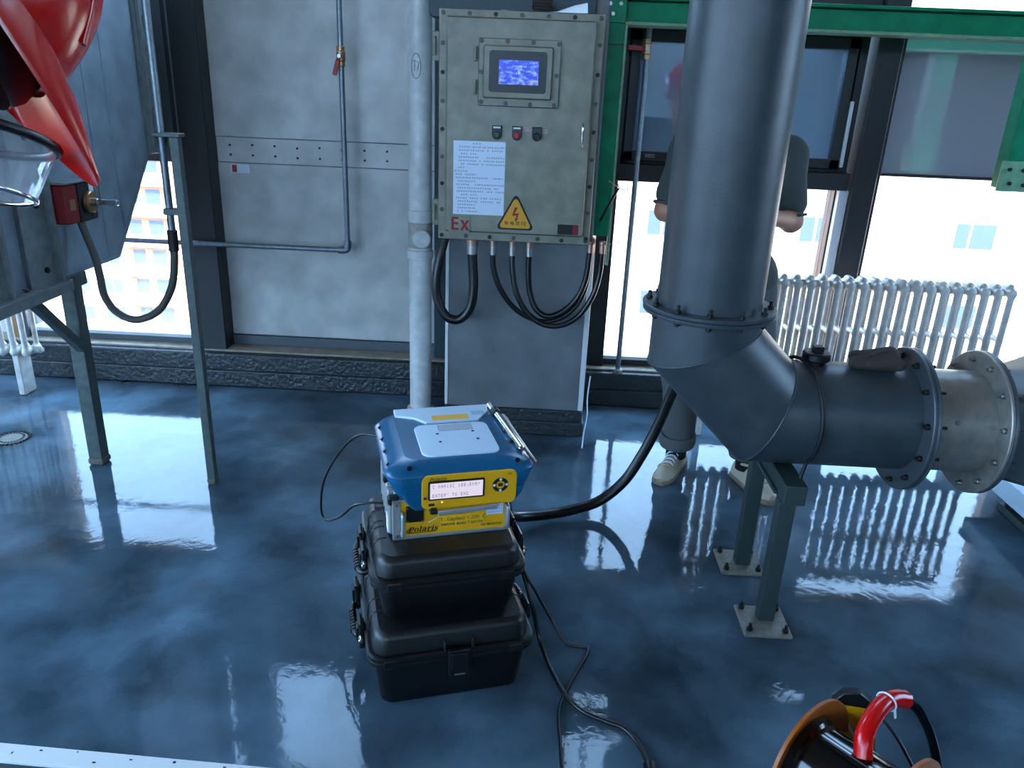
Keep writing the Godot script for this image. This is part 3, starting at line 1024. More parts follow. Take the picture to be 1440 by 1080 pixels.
	part(gl, "cuff_fold", G.new().tube(smooth([V(1.02, 0.895, Z + 0.045), V(1.04, 0.905, Z + 0.035), V(1.075, 0.912, Z + 0.03), V(1.1, 0.897, Z + 0.045), V(1.095, 0.875, Z + 0.065)], 5), 0.006, 8), M.glove_cloth)
	# stand under it
	var s := thing("duct_support", "green-grey steel trestle with two bolted feet carrying the duct", "stand", V(0.80, 0, Z))
	for q in [[-2.135, 0.455], [-2.455, 0.455]]:
		part(s, "leg", G.new().span(V(0.782, 0.012, q[0] - 0.022), V(0.834, q[1], q[0] + 0.022), 0.003), M.support_green)
	part(s, "crossbeam", G.new().span(V(0.784, 0.455, -2.50), V(0.852, 0.522, -2.09), 0.004), M.support_green)
	part(s, "rib", G.new().span(V(0.772, 0.462, -2.44), V(0.786, 0.475, -2.15), 0.002), M.support_green)
	var an := G.new().cyl(V(0, 0, 0), V(0, 0.012, 0), 0.010, 6, 0.001).cyl(V(0, 0, 0), V(0, 0.026, 0), 0.0055, 8).mesh()
	for z in [-2.46, -2.12]:
		var bp := part(s, "base_plate", G.new().span(V(0.722, 0, z - 0.078), V(0.876, 0.012, z + 0.078), 0.003), M.plate_pale)
		for w in [[-1, -1], [-1, 1], [1, -1], [1, 1]]:
			put(bp, "anchor_bolt", an, M.bolt_dark, Transform3D(Basis(), V(0.799 + w[0] * 0.057, 0.012, z + w[1] * 0.057)))
	# fan base at the right edge
	var fb := thing("fan_base", "grey and blue steel machine base standing below the duct at the right edge", "machine", V(2.25, 0, -2.6))
	part(fb, "bed", G.new().span(V(1.97, 0.10, -3.10), V(2.9, 0.19, -2.2), 0.006), M.pale_plate)
	part(fb, "blue_stripe", G.new().span(V(1.965, 0.16, -3.105), V(2.9, 0.193, -3.02), 0.003), M.blue_shell)
	part(fb, "rail", G.new().span(V(2.03, 0.0, -3.0), V(2.12, 0.035, -2.15), 0.004), M.support_green)
	for z in [-2.95, -2.35]:
		for x in [2.07, 2.8]:
			part(fb, "mount", G.new().cyl(V(x, 0.0, z), V(x, 0.10, z), 0.035, 16, 0.004), M.rubber)

# ---------------------------------------------------------------- control cabinet
func cabinet() -> void:
	var c := thing("control_cabinet", "beige explosion-proof control cabinet with a small blue screen, bolted to the grey pillar", "control cabinet", V(-0.108, 0.99, -3.535))
	part(c, "body", G.new().span(V(-0.405, 1.02, -3.535), V(0.19, 1.87, -3.36), 0.01), M.cabinet_paint)
	part(c, "flange", G.new().prism(rrect(0.658, 0.91, 0.008, 3, Vector2(-0.108, 1.443)), -3.375, -3.35, 0.003), M.cabinet_paint)
	var door := part(c, "door", G.new().prism(rrect(0.592, 0.842, 0.006, 3, Vector2(-0.108, 1.448)), -3.35, -3.318, 0.006), M.cabinet_paint)
	var bo := G.new().cyl(V(0, 0, 0), V(0, 0, 0.006), 0.0085, 14, 0.001).cyl(V(0, 0, 0.005), V(0, 0, 0.010), 0.005, 6).mesh()
	var bt := Transform3D()
	for i in 7:
		for y in [1.882, 1.005]:
			bt.origin = V(-0.420 + i * 0.104, y, -3.35)
			put(c, "bolt", bo, M.bolt_dull if (i + int(y)) % 3 else M.bolt_dark, bt)
	for i in range(1, 9):
		for x in [-0.421, 0.205]:
			bt.origin = V(x, 1.882 - i * 0.1096 + (0.012 if x > 0 else 0.0), -3.35)
			put(c, "bolt", bo, M.bolt_dull if i % 2 else M.bolt_dark, bt)
	for y in [1.76, 1.10]:
		part(c, "hinge", G.new().span(V(-0.465, y - 0.055, -3.40), V(-0.437, y + 0.055, -3.36), 0.003).cyl(V(-0.455, y - 0.035, -3.352), V(-0.455, y + 0.035, -3.352), 0.007, 10), M.cabinet_paint)
	# screen module
	var sc := part(c, "screen_housing", G.new().prism(rrect(0.326, 0.252, 0.006, 3, Vector2(-0.110, 1.668)), -3.318, -3.303, 0.003), M.cabinet_paint)
	var fr := rrect(0.276, 0.196, 0.008, 3, Vector2(-0.115, 1.670))
	part(c, "screen_frame", G.new().prism(fr, -3.303, -3.284, 0.005), M.cabinet_paint)
	part(c, "screen_window", G.new().prism(rrect(0.228, 0.154, 0.012, 4, Vector2(-0.115, 1.672)), -3.284, -3.282), M.black_plastic)
	for p in [[-0.262, 1.782], [-0.160, 1.784], [-0.058, 1.783], [0.043, 1.780], [-0.262, 1.668], [0.040, 1.665], [-0.260, 1.556], [-0.160, 1.554], [-0.062, 1.553], [0.035, 1.553]]:
		bt.origin = V(p[0], p[1], -3.303)
		put(sc, "bolt", bo, M.bolt_dull, bt)
	for y in [1.735, 1.612]:
		part(sc, "hinge", G.new().span(V(-0.293, y - 0.028, -3.318), V(-0.281, y + 0.028, -3.300), 0.002).cyl(V(-0.285, y - 0.02, -3.298), V(-0.285, y + 0.02, -3.298), 0.005, 8), M.cabinet_paint)
	# the picture on the small screen: blue with clouds and a line of lettering
	var im := Image.create(192, 112, false, Image.FORMAT_RGB8)
	var fn := FastNoiseLite.new()
	fn.seed = 4; fn.frequency = 0.022; fn.fractal_octaves = 4
	for y in 112:
		for x in 192:
			var w := clampf(fn.get_noise_2d(x, y * 1.8) * 1.3 + y / 190.0 + x / 800.0 - 0.12, 0, 1)
			im.set_pixel(x, y, Color(0.10, 0.26, 0.92).lerp(Color(0.62, 0.72, 1.0), w))
	for q in 8:
		strokes(im, 64 + q * 9, 24, 8, Color(0.8, 0.88, 1.0), rng)
	for q in 4:
		strokes(im, 148 + q * 10, 6, 8, Color(0.78, 0.86, 1.0), rng)
	im.fill_rect(Rect2i(84, 56, 3, 8), Color(0.85, 0.92, 1))
	im.fill_rect(Rect2i(92, 50, 12, 12), Color(0.65, 0.78, 1))
	sheet(c, "screen_display", V(-0.111, 1.6705, -3.281), V(0.157, 0, 0), V(0, 0.0895, 0), print_mat(im, 0.2, 0.52), "lit blue screen")
	# buttons
	var btn := [["start_button", -0.192, Color(0.02, 0.22, 0.14)], ["stop_button", -0.110, Color(0.62, 0.05, 0.08)], ["selector_knob", -0.028, Color(0.03, 0.04, 0.05)]]
	for b in btn:
		var o := PackedVector2Array()
		for i in 13:
			var a := PI + PI * i / 12
			o.append(Vector2(b[1] + 0.0195 * cos(a), 1.432 + 0.0195 * sin(a)))
		o.append(Vector2(b[1] + 0.0195, 1.468)); o.append(Vector2(b[1] - 0.0195, 1.468))
		var p := part(c, b[0], G.new().prism(o, -3.318, -3.306, 0.002), M.black_plastic)
		var cm := mat(b[0], b[2], 0.35)
		part(p, "cap", G.new().cyl(V(b[1], 1.433, -3.307), V(b[1], 1.433, -3.292), 0.0135, 20, 0.003), cm)
		if b[0] != "selector_knob":
			part(p, "name_strip", G.new().span(V(b[1] - 0.015, 1.457, -3.3065), V(b[1] + 0.015, 1.464, -3.3050)), M.paper)
		else:
			part(p, "pointer", G.new().beam(V(b[1] - 0.008, 1.440, -3.290), V(b[1] + 0.013, 1.419, -3.290), 0.008, 0.008, V(0, 0, 1), 0.001), M.black_plastic)
	for q in [[-0.066, 1.458], [0.001, 1.452]]:
		var ti := Image.create(64, 36, false, Image.FORMAT_RGB8)
		ti.fill(Color(0.75, 0.45, 0.47))
		ti.fill_rect(Rect2i(3, 3, 58, 30), Color(0.66, 0.62, 0.62))
		for k in 2:
			strokes(ti, 7 + k * 27, 7, 22, Color(0.62, 0.08, 0.12), rng)
		sheet(c, "mode_tag", V(q[0], q[1], -3.3175), V(0.027, 0, 0), V(0, 0.018, 0), print_mat(ti), "small red-edged tag")
	part(c, "handle", G.new().tube(smooth([V(0.157, 1.488, -3.318), V(0.157, 1.488, -3.290), V(0.157, 1.476, -3.280), V(0.157, 1.445, -3.279), V(0.157, 1.41, -3.280), V(0.157, 1.398, -3.290), V(0.157, 1.398, -3.318)], 5), 0.0048, 10), M.chrome)
	# instruction sheet
	var pi := Image.create(512, 736, false, Image.FORMAT_RGB8)
	pi.fill(Color(0.80, 0.84, 0.90))
	var rows := [[190, 3, 26], [30, 20, 24], [55, 19, 22], [50, 8, 22], [50, 20, 22], [48, 20, 22], [48, 20, 22], [45, 3, 22], [14, 5, 26], [24, 9, 22], [24, 21, 22], [40, 8, 22], [30, 21, 22], [40, 18, 22], [32, 21, 22], [34, 10, 22], [26, 20, 22], [44, 20, 22], [44, 8, 22], [40, 9, 20], [40, 10, 20]]
	var yy := 16
	for rw in rows:
		for k in rw[1]:
			if rng.randf() < 0.9:
				strokes(pi, rw[0] + k * (rw[2] + 1), yy, rw[2] - 3, Color(0.30, 0.34, 0.42), rng)
		yy += 34
	sheet(c, "instruction_sheet", V(-0.262, 1.253, -3.3175), V(0.216, 0.001, 0), V(-0.001, 0.300, 0), print_mat(pi, 0.7), "white printed instruction sheet")
	# high voltage sign
	var tri := PackedVector2Array()
	var tc := Vector2(-0.1025, 1.098)
	for q in 3:
		var a := PI / 2 + TAU * q / 3
		var cc := tc + Vector2(cos(a), sin(a)) * Vector2(0.072, 0.078)
		for s in 7:
			var b2 := a - PI / 3 + TAU / 3 * s / 6.0
			tri.append(cc + Vector2(cos(b2), sin(b2)) * 0.013)
	var sg := part(c, "warning_sign", G.new().prism(tri, -3.3182, -3.3165, 0.0), M.ink, "yellow high-voltage warning triangle")
	var tin := PackedVector2Array()
	for p in tri:
		tin.append(tc + (p - tc) * 0.85 + Vector2(0, -0.0006))
	part(sg, "sign_face", G.new().prism(tin, -3.3166, -3.3160), M.sign_yellow)
	var lt := PackedVector2Array([Vector2(-0.106, 1.141), Vector2(-0.094, 1.141), Vector2(-0.106, 1.114), Vector2(-0.088, 1.118), Vector2(-0.0945, 1.094), Vector2(-0.090, 1.095), Vector2(-0.1015, 1.080), Vector2(-0.1045, 1.0965), Vector2(-0.100, 1.0945), Vector2(-0.0985, 1.108), Vector2(-0.1165, 1.105)])
	part(sg, "lightning_symbol", G.new().prism(lt, -3.3161, -3.3155), M.ink_red)
	# four characters below the symbol: you dian wei xian, drawn stroke by stroke on a 10 x 10 grid
	var chars := [
		[[0, 2, 9, 2], [4, 0, 0, 6], [3, 4, 3, 10], [3, 4, 8, 4], [8, 4, 8, 10], [3, 6, 8, 6], [3, 8, 8, 8]],
		[[1, 2, 8, 2], [1, 2, 1, 7], [8, 2, 8, 7], [1, 4.5, 8, 4.5], [1, 7, 8, 7], [4.5, 0, 4.5, 9.5], [4.5, 9.5, 9.5, 9.5], [9.5, 9.5, 9.5, 8]],
		[[3, 0, 0, 3], [3, 1, 7, 1], [7, 1, 6, 3], [1, 3, 9.5, 3], [1, 3, 0, 10], [3, 5, 7, 5], [7, 5, 7, 7], [3, 5, 3, 9.5], [3, 9.5, 9, 9.5]],
		[[0, 1, 0, 10], [0, 1, 3, 1], [3, 1, 1.5, 4], [3, 6, 0.5, 7], [7, 0, 4, 4], [7, 0, 10, 4], [5.5, 4, 8.5, 4], [5, 6, 5.6, 8], [7, 6, 7.2, 8], [9, 5.5, 8, 8.5], [4, 9.5, 10, 9.5]]]
	for q in 4:
		var cg := G.new()
		for s in chars[q]:
			var ox := -0.148 + q * 0.0245
			var k := 0.00175
			cg.beam(V(ox + s[0] * k, 1.0825 - s[1] * k * 0.9, -3.3157), V(ox + s[2] * k, 1.0825 - s[3] * k * 0.9, -3.3157), 0.0017, 0.0008, V(0, 0, 1))
		part(sg, "character", cg, M.ink)
	# Ex plate and name plate
	var ex := part(c, "ex_plate", G.new().span(V(-0.388, 1.028, -3.318), V(-0.298, 1.094, -3.315), 0.001), M.cabinet_paint)
	text(ex, "lettering", "Ex", 0.056, Transform3D(Basis(), V(-0.340, 1.061, -3.3145)), M.ink_red, false, true)
	for q in 6:
		part(ex, "rivet_mark", G.new().span(V(-0.294, 1.033 + q * 0.0105, -3.318), V(-0.292, 1.040 + q * 0.0105, -3.316)), M.ink)
	var np := part(c, "name_plate", G.new().prism(rrect(0.088, 0.042, 0.003, 3, Vector2(0.124, 1.057)), -3.318, -3.315, 0.001), M.ink)
	part(np, "red_end", G.new().span(V(0.145, 1.038, -3.3152), V(0.166, 1.076, -3.3140)), M.ink_red)
	# glands under the cabinet
	for q in [[-0.292, 0.024], [-0.199, 0.0135], [-0.113, 0.0150], [-0.037, 0.0150]]:
		var r: float = q[1]
		var gl := part(c, "cable_gland", G.new().cyl(V(q[0], 0.998, -3.41), V(q[0], 0.972, -3.41), r * 1.35, 6, 0.002).cyl(V(q[0], 0.975, -3.41), V(q[0], 0.955, -3.41), r * 1.12, 16), M.copper_gland)
		part(gl, "sleeve", G.new().cyl(V(q[0], 0.957, -3.41), V(q[0], 0.915, -3.41), r * 0.98, 18, 0.002), M.silver_fin)
	# hoses
	var h1 := smooth([V(-0.292, 0.93, -3.41), V(-0.287, 0.86, -3.41), V(-0.282, 0.76, -3.405), V(-0.295, 0.67, -3.40), V(-0.345, 0.612, -3.40), V(-0.405, 0.625, -3.40), V(-0.445, 0.70, -3.405), V(-0.453, 0.79, -3.41), V(-0.438, 0.90, -3.43), V(-0.412, 1.0, -3.46), V(-0.40, 1.03, -3.47)], 7)
	single("hose", G.new().tube(h1, 0.0215, 16), M.rubber, "thickest black hose, looping at the left below the control cabinet", "hose", "hoses below the control cabinet")
	var ends := [[-0.199, 0.012, 0.232, -3.425, 0.625, "black hose from the second fitting under the cabinet, swinging lowest to the right"], [-0.113, 0.0125, 0.252, -3.40, 0.612, "black hose from the third fitting under the cabinet, between its two neighbours"], [-0.037, 0.013, 0.282, -3.375, 0.632, "black hose from the rightmost fitting under the cabinet, its loop the tightest"]]
	var paths := [
		[V(-0.199, 0.93, -3.41), V(-0.195, 0.86, -3.41), V(-0.165, 0.77, -3.41), V(-0.10, 0.68, -3.415), V(-0.02, 0.63, -3.42), V(0.06, 0.615, -3.425), V(0.14, 0.645, -3.43), V(0.205, 0.72, -3.435), V(0.232, 0.82, -3.44), V(0.240, 0.955, -3.44)],
		[V(-0.113, 0.93, -3.41), V(-0.108, 0.85, -3.40), V(-0.085, 0.75, -3.39), V(-0.035, 0.665, -3.385), V(0.04, 0.615, -3.38), V(0.12, 0.612, -3.38), V(0.20, 0.66, -3.385), V(0.255, 0.75, -3.39), V(0.280, 0.85, -3.40), V(0.284, 0.955, -3.40)],
		[V(-0.037, 0.93, -3.41), V(-0.037, 0.86, -3.41), V(-0.027, 0.76, -3.41), V(0.005, 0.68, -3.40), V(0.06, 0.648, -3.395), V(0.13, 0.675, -3.40), V(0.19, 0.74, -3.405), V(0.222, 0.83, -3.405), V(0.232, 0.955, -3.405)]]
	for q in 3:
		single("hose", G.new().tube(smooth(paths[q], 7), ends[q][1], 14), M.rubber, ends[q][5], "hose", "hoses below the control cabinet")
	for q in [[0.240, -3.44], [0.284, -3.40], [0.232, -3.405]]:
		part(c, "cable_gland", G.new().cyl(V(q[0], 0.945, q[1]), V(q[0], 0.985, q[1]), 0.0135, 14, 0.002).cyl(V(q[0], 0.985, q[1]), V(q[0], 1.0, q[1]), 0.017, 6, 0.002), M.copper_gland)
	# oddments on top of the cabinet
	var fm := G.new()
	fm.prism(PackedVector2Array([Vector2(-0.20, 1.872), Vector2(-0.195, 1.905), Vector2(-0.06, 1.897), Vector2(0.03, 1.905), Vector2(0.10, 1.930), Vector2(0.148, 1.94), Vector2(0.155, 1.872)]), -3.47, -3.40)
	single("plastic_film", fm, M.plastic_film, "clear plastic film lying on top of the control cabinet", "plastic film")
	var ci: Array = []
	for i in 44:
		var a := TAU * i / 14.0
		ci.append(V(-0.030 + 0.036 * cos(a), 1.910 + 0.0008 * i, -3.405 + 0.022 * sin(a)))
	single("cable_coil", G.new().tube(ci, 0.0065, 8), M.glove_cloth, "small dark coil of cable lying on top of the control cabinet", "cable")

# ---------------------------------------------------------------- green steelwork
func green_frame() -> void:
	var f := thing("green_steel_frame", "green painted steel frame running behind the duct and along the windows", "steel frame", V(0.28, 0.99, -3.65))
	part(f, "post", G.new().span(V(0.238, 0.995, -3.69), V(0.318, 3.44, -3.56), 0.004), M.green_paint)
	part(f, "edge_strip", G.new().span(V(0.318, 0.86, -3.60), V(0.330, 1.88, -3.562), 0.002), M.green_edge)
	part(f, "beam_web", G.new().span(V(0.318, 1.895, -3.66), V(4.6, 1.975, -3.61), 0.003), M.green_paint)
	part(f, "beam_flange", G.new().span(V(0.318, 1.880, -3.70), V(4.6, 1.894, -3.57), 0.003), M.green_edge)
	part(f, "beam_flange", G.new().span(V(0.318, 1.976, -3.70), V(4.6, 1.990, -3.57), 0.003), M.green_paint)
	var gp := part(f, "gusset_plate", G.new().span(V(0.196, 1.885, -3.56), V(0.318, 2.06, -3.55), 0.002), M.green_paint)
	var bo := G.new().cyl(V(0, 0, 0), V(0, 0, 0.010), 0.009, 6, 0.001).mesh()
	for p in [[0.248, 1.956], [0.292, 1.957], [0.262, 1.918]]:
		put(gp, "bolt", bo, M.bolt_steel, Transform3D(Basis(), V(p[0], p[1], -3.55)))
	part(f, "seam", G.new().span(V(0.238, 1.80, -3.562), V(0.318, 1.804, -3.558)), M.bolt_dark)
	var hl := part(f, "hanging_leg", G.new().span(V(2.045, 1.28, -3.69), V(2.16, 1.88, -3.60), 0.004), M.green_paint)
	part(f, "cap_plate", G.new().span(V(2.02, 1.27, -3.60), V(2.20, 1.40, -3.588), 0.002), M.green_edge)
	for p in [[2.055, 1.365], [2.115, 1.363], [2.068, 1.305], [2.13, 1.30]]:
		put(hl, "bolt", bo, M.bolt_dark, Transform3D(Basis(), V(p[0], p[1], -3.588)))
	# bits of wire and a rod tied to the post
	single("tie_wire", G.new().tube(smooth([V(0.30, 1.245, -3.545), V(0.335, 1.225, -3.53), V(0.385, 1.205, -3.54), V(0.375, 1.235, -3.53), V(0.345, 1.23, -3.55), V(0.36, 1.19, -3.54), V(0.39, 1.15, -3.55), V(0.395, 1.08, -3.56), V(0.385, 1.0, -3.58), V(0.36, 0.955, -3.60), V(0.33, 0.955, -3.60)], 6), 0.0022, 6), M.copper_gland, "loose twisted tie wire hanging from the green post", "wire")
	single("steel_rod", G.new().cyl(V(0.345, 1.215, -3.535), V(0.275, 1.065, -3.545), 0.006, 8), M.bolt_dark, "short dark rod leaning on the green post beside the cabinet", "rod")

# ---------------------------------------------------------------- thin pipes and the white downpipe
func valve(parent: Node3D, at: Vector3, lever_to: Vector3) -> void:
	var v := part(parent, "valve_body", G.new().cyl(at - V(0, 0.045, 0), at - V(0, 0.022, 0), 0.020, 6, 0.002).cyl(at - V(0, 0.024, 0), at + V(0, 0.024, 0), 0.022, 16, 0.004).cyl(at + V(0, 0.022, 0), at + V(0, 0.045, 0), 0.020, 6, 0.002).cyl(at, at + V(0, 0, 0.032), 0.010, 12, 0.001), M.brass)
	part(v, "valve_nut", G.new().cyl(at + V(0, 0, 0.030), at + V(0, 0, 0.040), 0.011, 6, 0.001), M.bolt_steel)
	part(parent, "valve_lever", G.new().beam(at + V(0, 0, 0.031), at + V(0, 0, 0.031) + lever_to * 0.25 + V(0, 0, 0.006), 0.018, 0.004, V(0, 0, 1), 0.001).beam(at + lever_to * 0.22 + V(0, 0, 0.036), at + lever_to + V(0, 0, 0.036), 0.022, 0.010, V(0, 0, 1), 0.003), M.red_paint)

func pipes() -> void:
	var g := thing("gas_pipe", "thin galvanised pipe with elbow and red valve lever, crossing the pale wall panels", "pipe", V(-0.985, 0.79, -3.95))
	part(g, "horizontal_run", G.new().cyl(V(-4.4, 0.795, -3.95), V(-1.01, 0.795, -3.95), 0.0135, 16), M.galv)
	part(g, "riser", G.new().cyl(V(-0.985, 0.82, -3.95), V(-0.985, 3.44, -3.95), 0.0135, 16), M.galv)
	part(g, "elbow", G.new().tube(smooth([V(-1.035, 0.795, -3.95), V(-1.01, 0.795, -3.95), V(-0.991, 0.801, -3.95), V(-0.985, 0.82, -3.95), V(-0.985, 0.845, -3.95)], 5), 0.0185, 14), M.galv)
	valve(g, V(-0.985, 1.725, -3.95), V(-0.025, -0.085, 0.0))
	var w := thing("water_pipe", "thin grey upright pipe with a red valve lever, right of the green post", "pipe", V(0.468, 0.19, -3.965))
	part(w, "pipe", G.new().cyl(V(0.468, 0.20, -3.965), V(0.468, 3.44, -3.965), 0.0135, 16), M.galv)
	part(w, "floor_collar", G.new().cyl(V(0.468, 0.19, -3.965), V(0.468, 0.215, -3.965), 0.026, 16, 0.004), M.pvc_dirty)
	valve(w, V(0.462, 1.81, -3.965), V(-0.09, 0.004, 0.0))
	var d := thing("drain_pipe", "white plastic downpipe with a round cleanout cap, left of the grey pillar", "pipe", V(-0.567, 0, -3.69))
	var c := V(-0.567, 0, -3.69)
	part(d, "pipe", G.new().cyl(c + V(0, 0.02, 0), c + V(0, 3.44, 0), 0.055, 32), M.pvc)
	for q in [[1.00, 1.06, 0.060], [0.825, 0.87, 0.0625], [0.87, 0.885, 0.058]]:
		part(d, "coupling", G.new().cyl(c + V(0, q[0], 0), c + V(0, q[1], 0), q[2], 32, 0.004), M.pvc)
	part(d, "cleanout_body", G.new().cyl(c + V(0, 0.87, 0), c + V(0, 1.0, 0), 0.0575, 32, 0.003), M.pvc_dirty)
	part(d, "cleanout_cap", G.new().cyl(c + V(0.012, 0.935, 0.03), c + V(0.018, 0.93, 0.078), 0.043, 28, 0.005), M.pvc, "round cleanout cap")
	part(d, "floor_collar", G.new().lathe([Vector2(0.0, 0.0), Vector2(0.075, 0.0), Vector2(0.070, 0.045), Vector2(0.056, 0.055), Vector2(0.0, 0.055)], 24, Transform3D(Basis(), c)), M.pvc_dirty)
	# hand-drawn number in a ring, on the curve of the pipe
	var on := func(x: float, y: float) -> Vector3:
		var a := x / 0.055
		return c + V(0.0562 * sin(a), y, 0.0562 * cos(a))
	var ringp: Array = []
	for i in 24:
		var a := TAU * i / 24
		ringp.append(on.call(-0.008 + 0.021 * cos(a), 1.688 + 0.052 * sin(a)))
	part(d, "ink_ring", G.new().tube(ringp, 0.0012, 5, true), M.ink)
	part(d, "ink_number", G.new().tube([on.call(-0.020, 1.705), on.call(-0.014, 1.715), on.call(-0.015, 1.668)], 0.0012, 5), M.ink, "handwritten number 17")
	part(d, "ink_number", G.new().tube([on.call(-0.010, 1.708), on.call(0.006, 1.706), on.call(-0.003, 1.668)], 0.0012, 5), M.ink)

# ---------------------------------------------------------------- radiators
func radiators() -> void:
	var s := Sdf.new(0.0045, 0.010)
	# one section: front and rear columns between two headers
	for q in [[0.045, 0.0150], [-0.045, 0.0130]]:
		s.bone(V(0, 0.05, q[0]), V(0, 0.58, q[0]), q[1], q[1])
	s.bone(V(0, 0.60, -0.045), V(0, 0.60, 0.045), 0.022, 0.022)
	s.bone(V(0, 0.624, -0.02), V(0, 0.624, 0.02), 0.017, 0.017)
	s.bone(V(0, 0.035, -0.045), V(0, 0.035, 0.045), 0.022, 0.022)
	s.bone(V(0, 0.37, -0.04), V(0, 0.37, 0.04), 0.013, 0.013)
	var sg := G.new()
	s.build(sg)
	var sec := sg.mesh()
	var hub := G.new().cyl(V(-0.031, 0, 0), V(0.031, 0, 0), 0.019, 14).mesh()
	for q in [[0.80, 24, 0.205, -3.66, "long white cast-iron radiator standing below the windows behind the duct", "radiators under the windows"], [-3.05, 8, 0.205, -3.72, "short white cast-iron radiator at the left edge, behind the grey housing's legs", "radiators under the windows"]]:
		var x0: float = q[0]
		var cnt: int = q[1]
		var y0: float = q[2]
		var z: float = q[3]
		var r := thing("radiator", q[4], "radiator", V(x0 + cnt * 0.031, 0, z), q[5])
		for i in cnt:
			var se := put(r, "section", sec, M.radiator_enamel, Transform3D(Basis(), V(x0 + i * 0.0622, y0, z)))
			off[se] = V(x0 + i * 0.0622, y0, z)
			for yy in [0.595, 0.04]:
				put(se, "header_joint", hub, M.radiator_enamel, Transform3D(Basis(), V(x0 + i * 0.0622, y0 + yy, z)))
		for xx in [x0 + 0.06, x0 + (cnt - 2) * 0.0622]:
			part(r, "foot", G.new().span(V(xx - 0.018, 0, z - 0.05), V(xx + 0.018, y0 + 0.03, z + 0.05), 0.006), M.radiator_enamel)
		var xe := x0 + (cnt - 1) * 0.0622
		part(r, "end_plug", G.new().cyl(V(xe + 0.02, y0 + 0.04, z), V(xe + 0.05, y0 + 0.04, z), 0.02, 14, 0.003).cyl(V(xe + 0.05, y0 + 0.04, z), V(xe + 0.062, y0 + 0.04, z), 0.012, 6, 0.001), M.radiator_enamel)

# ---------------------------------------------------------------- cases and analyser, standing askew on the floor
var SB := Basis(Vector3.UP, 0.29)
var SO := Vector3(-0.381, 0, -1.637)

func on_stack(u: float, h: float, v: float) -> Vector3:   # along the front, up, towards the back
	return SO + SB * Vector3(u, h, -v)

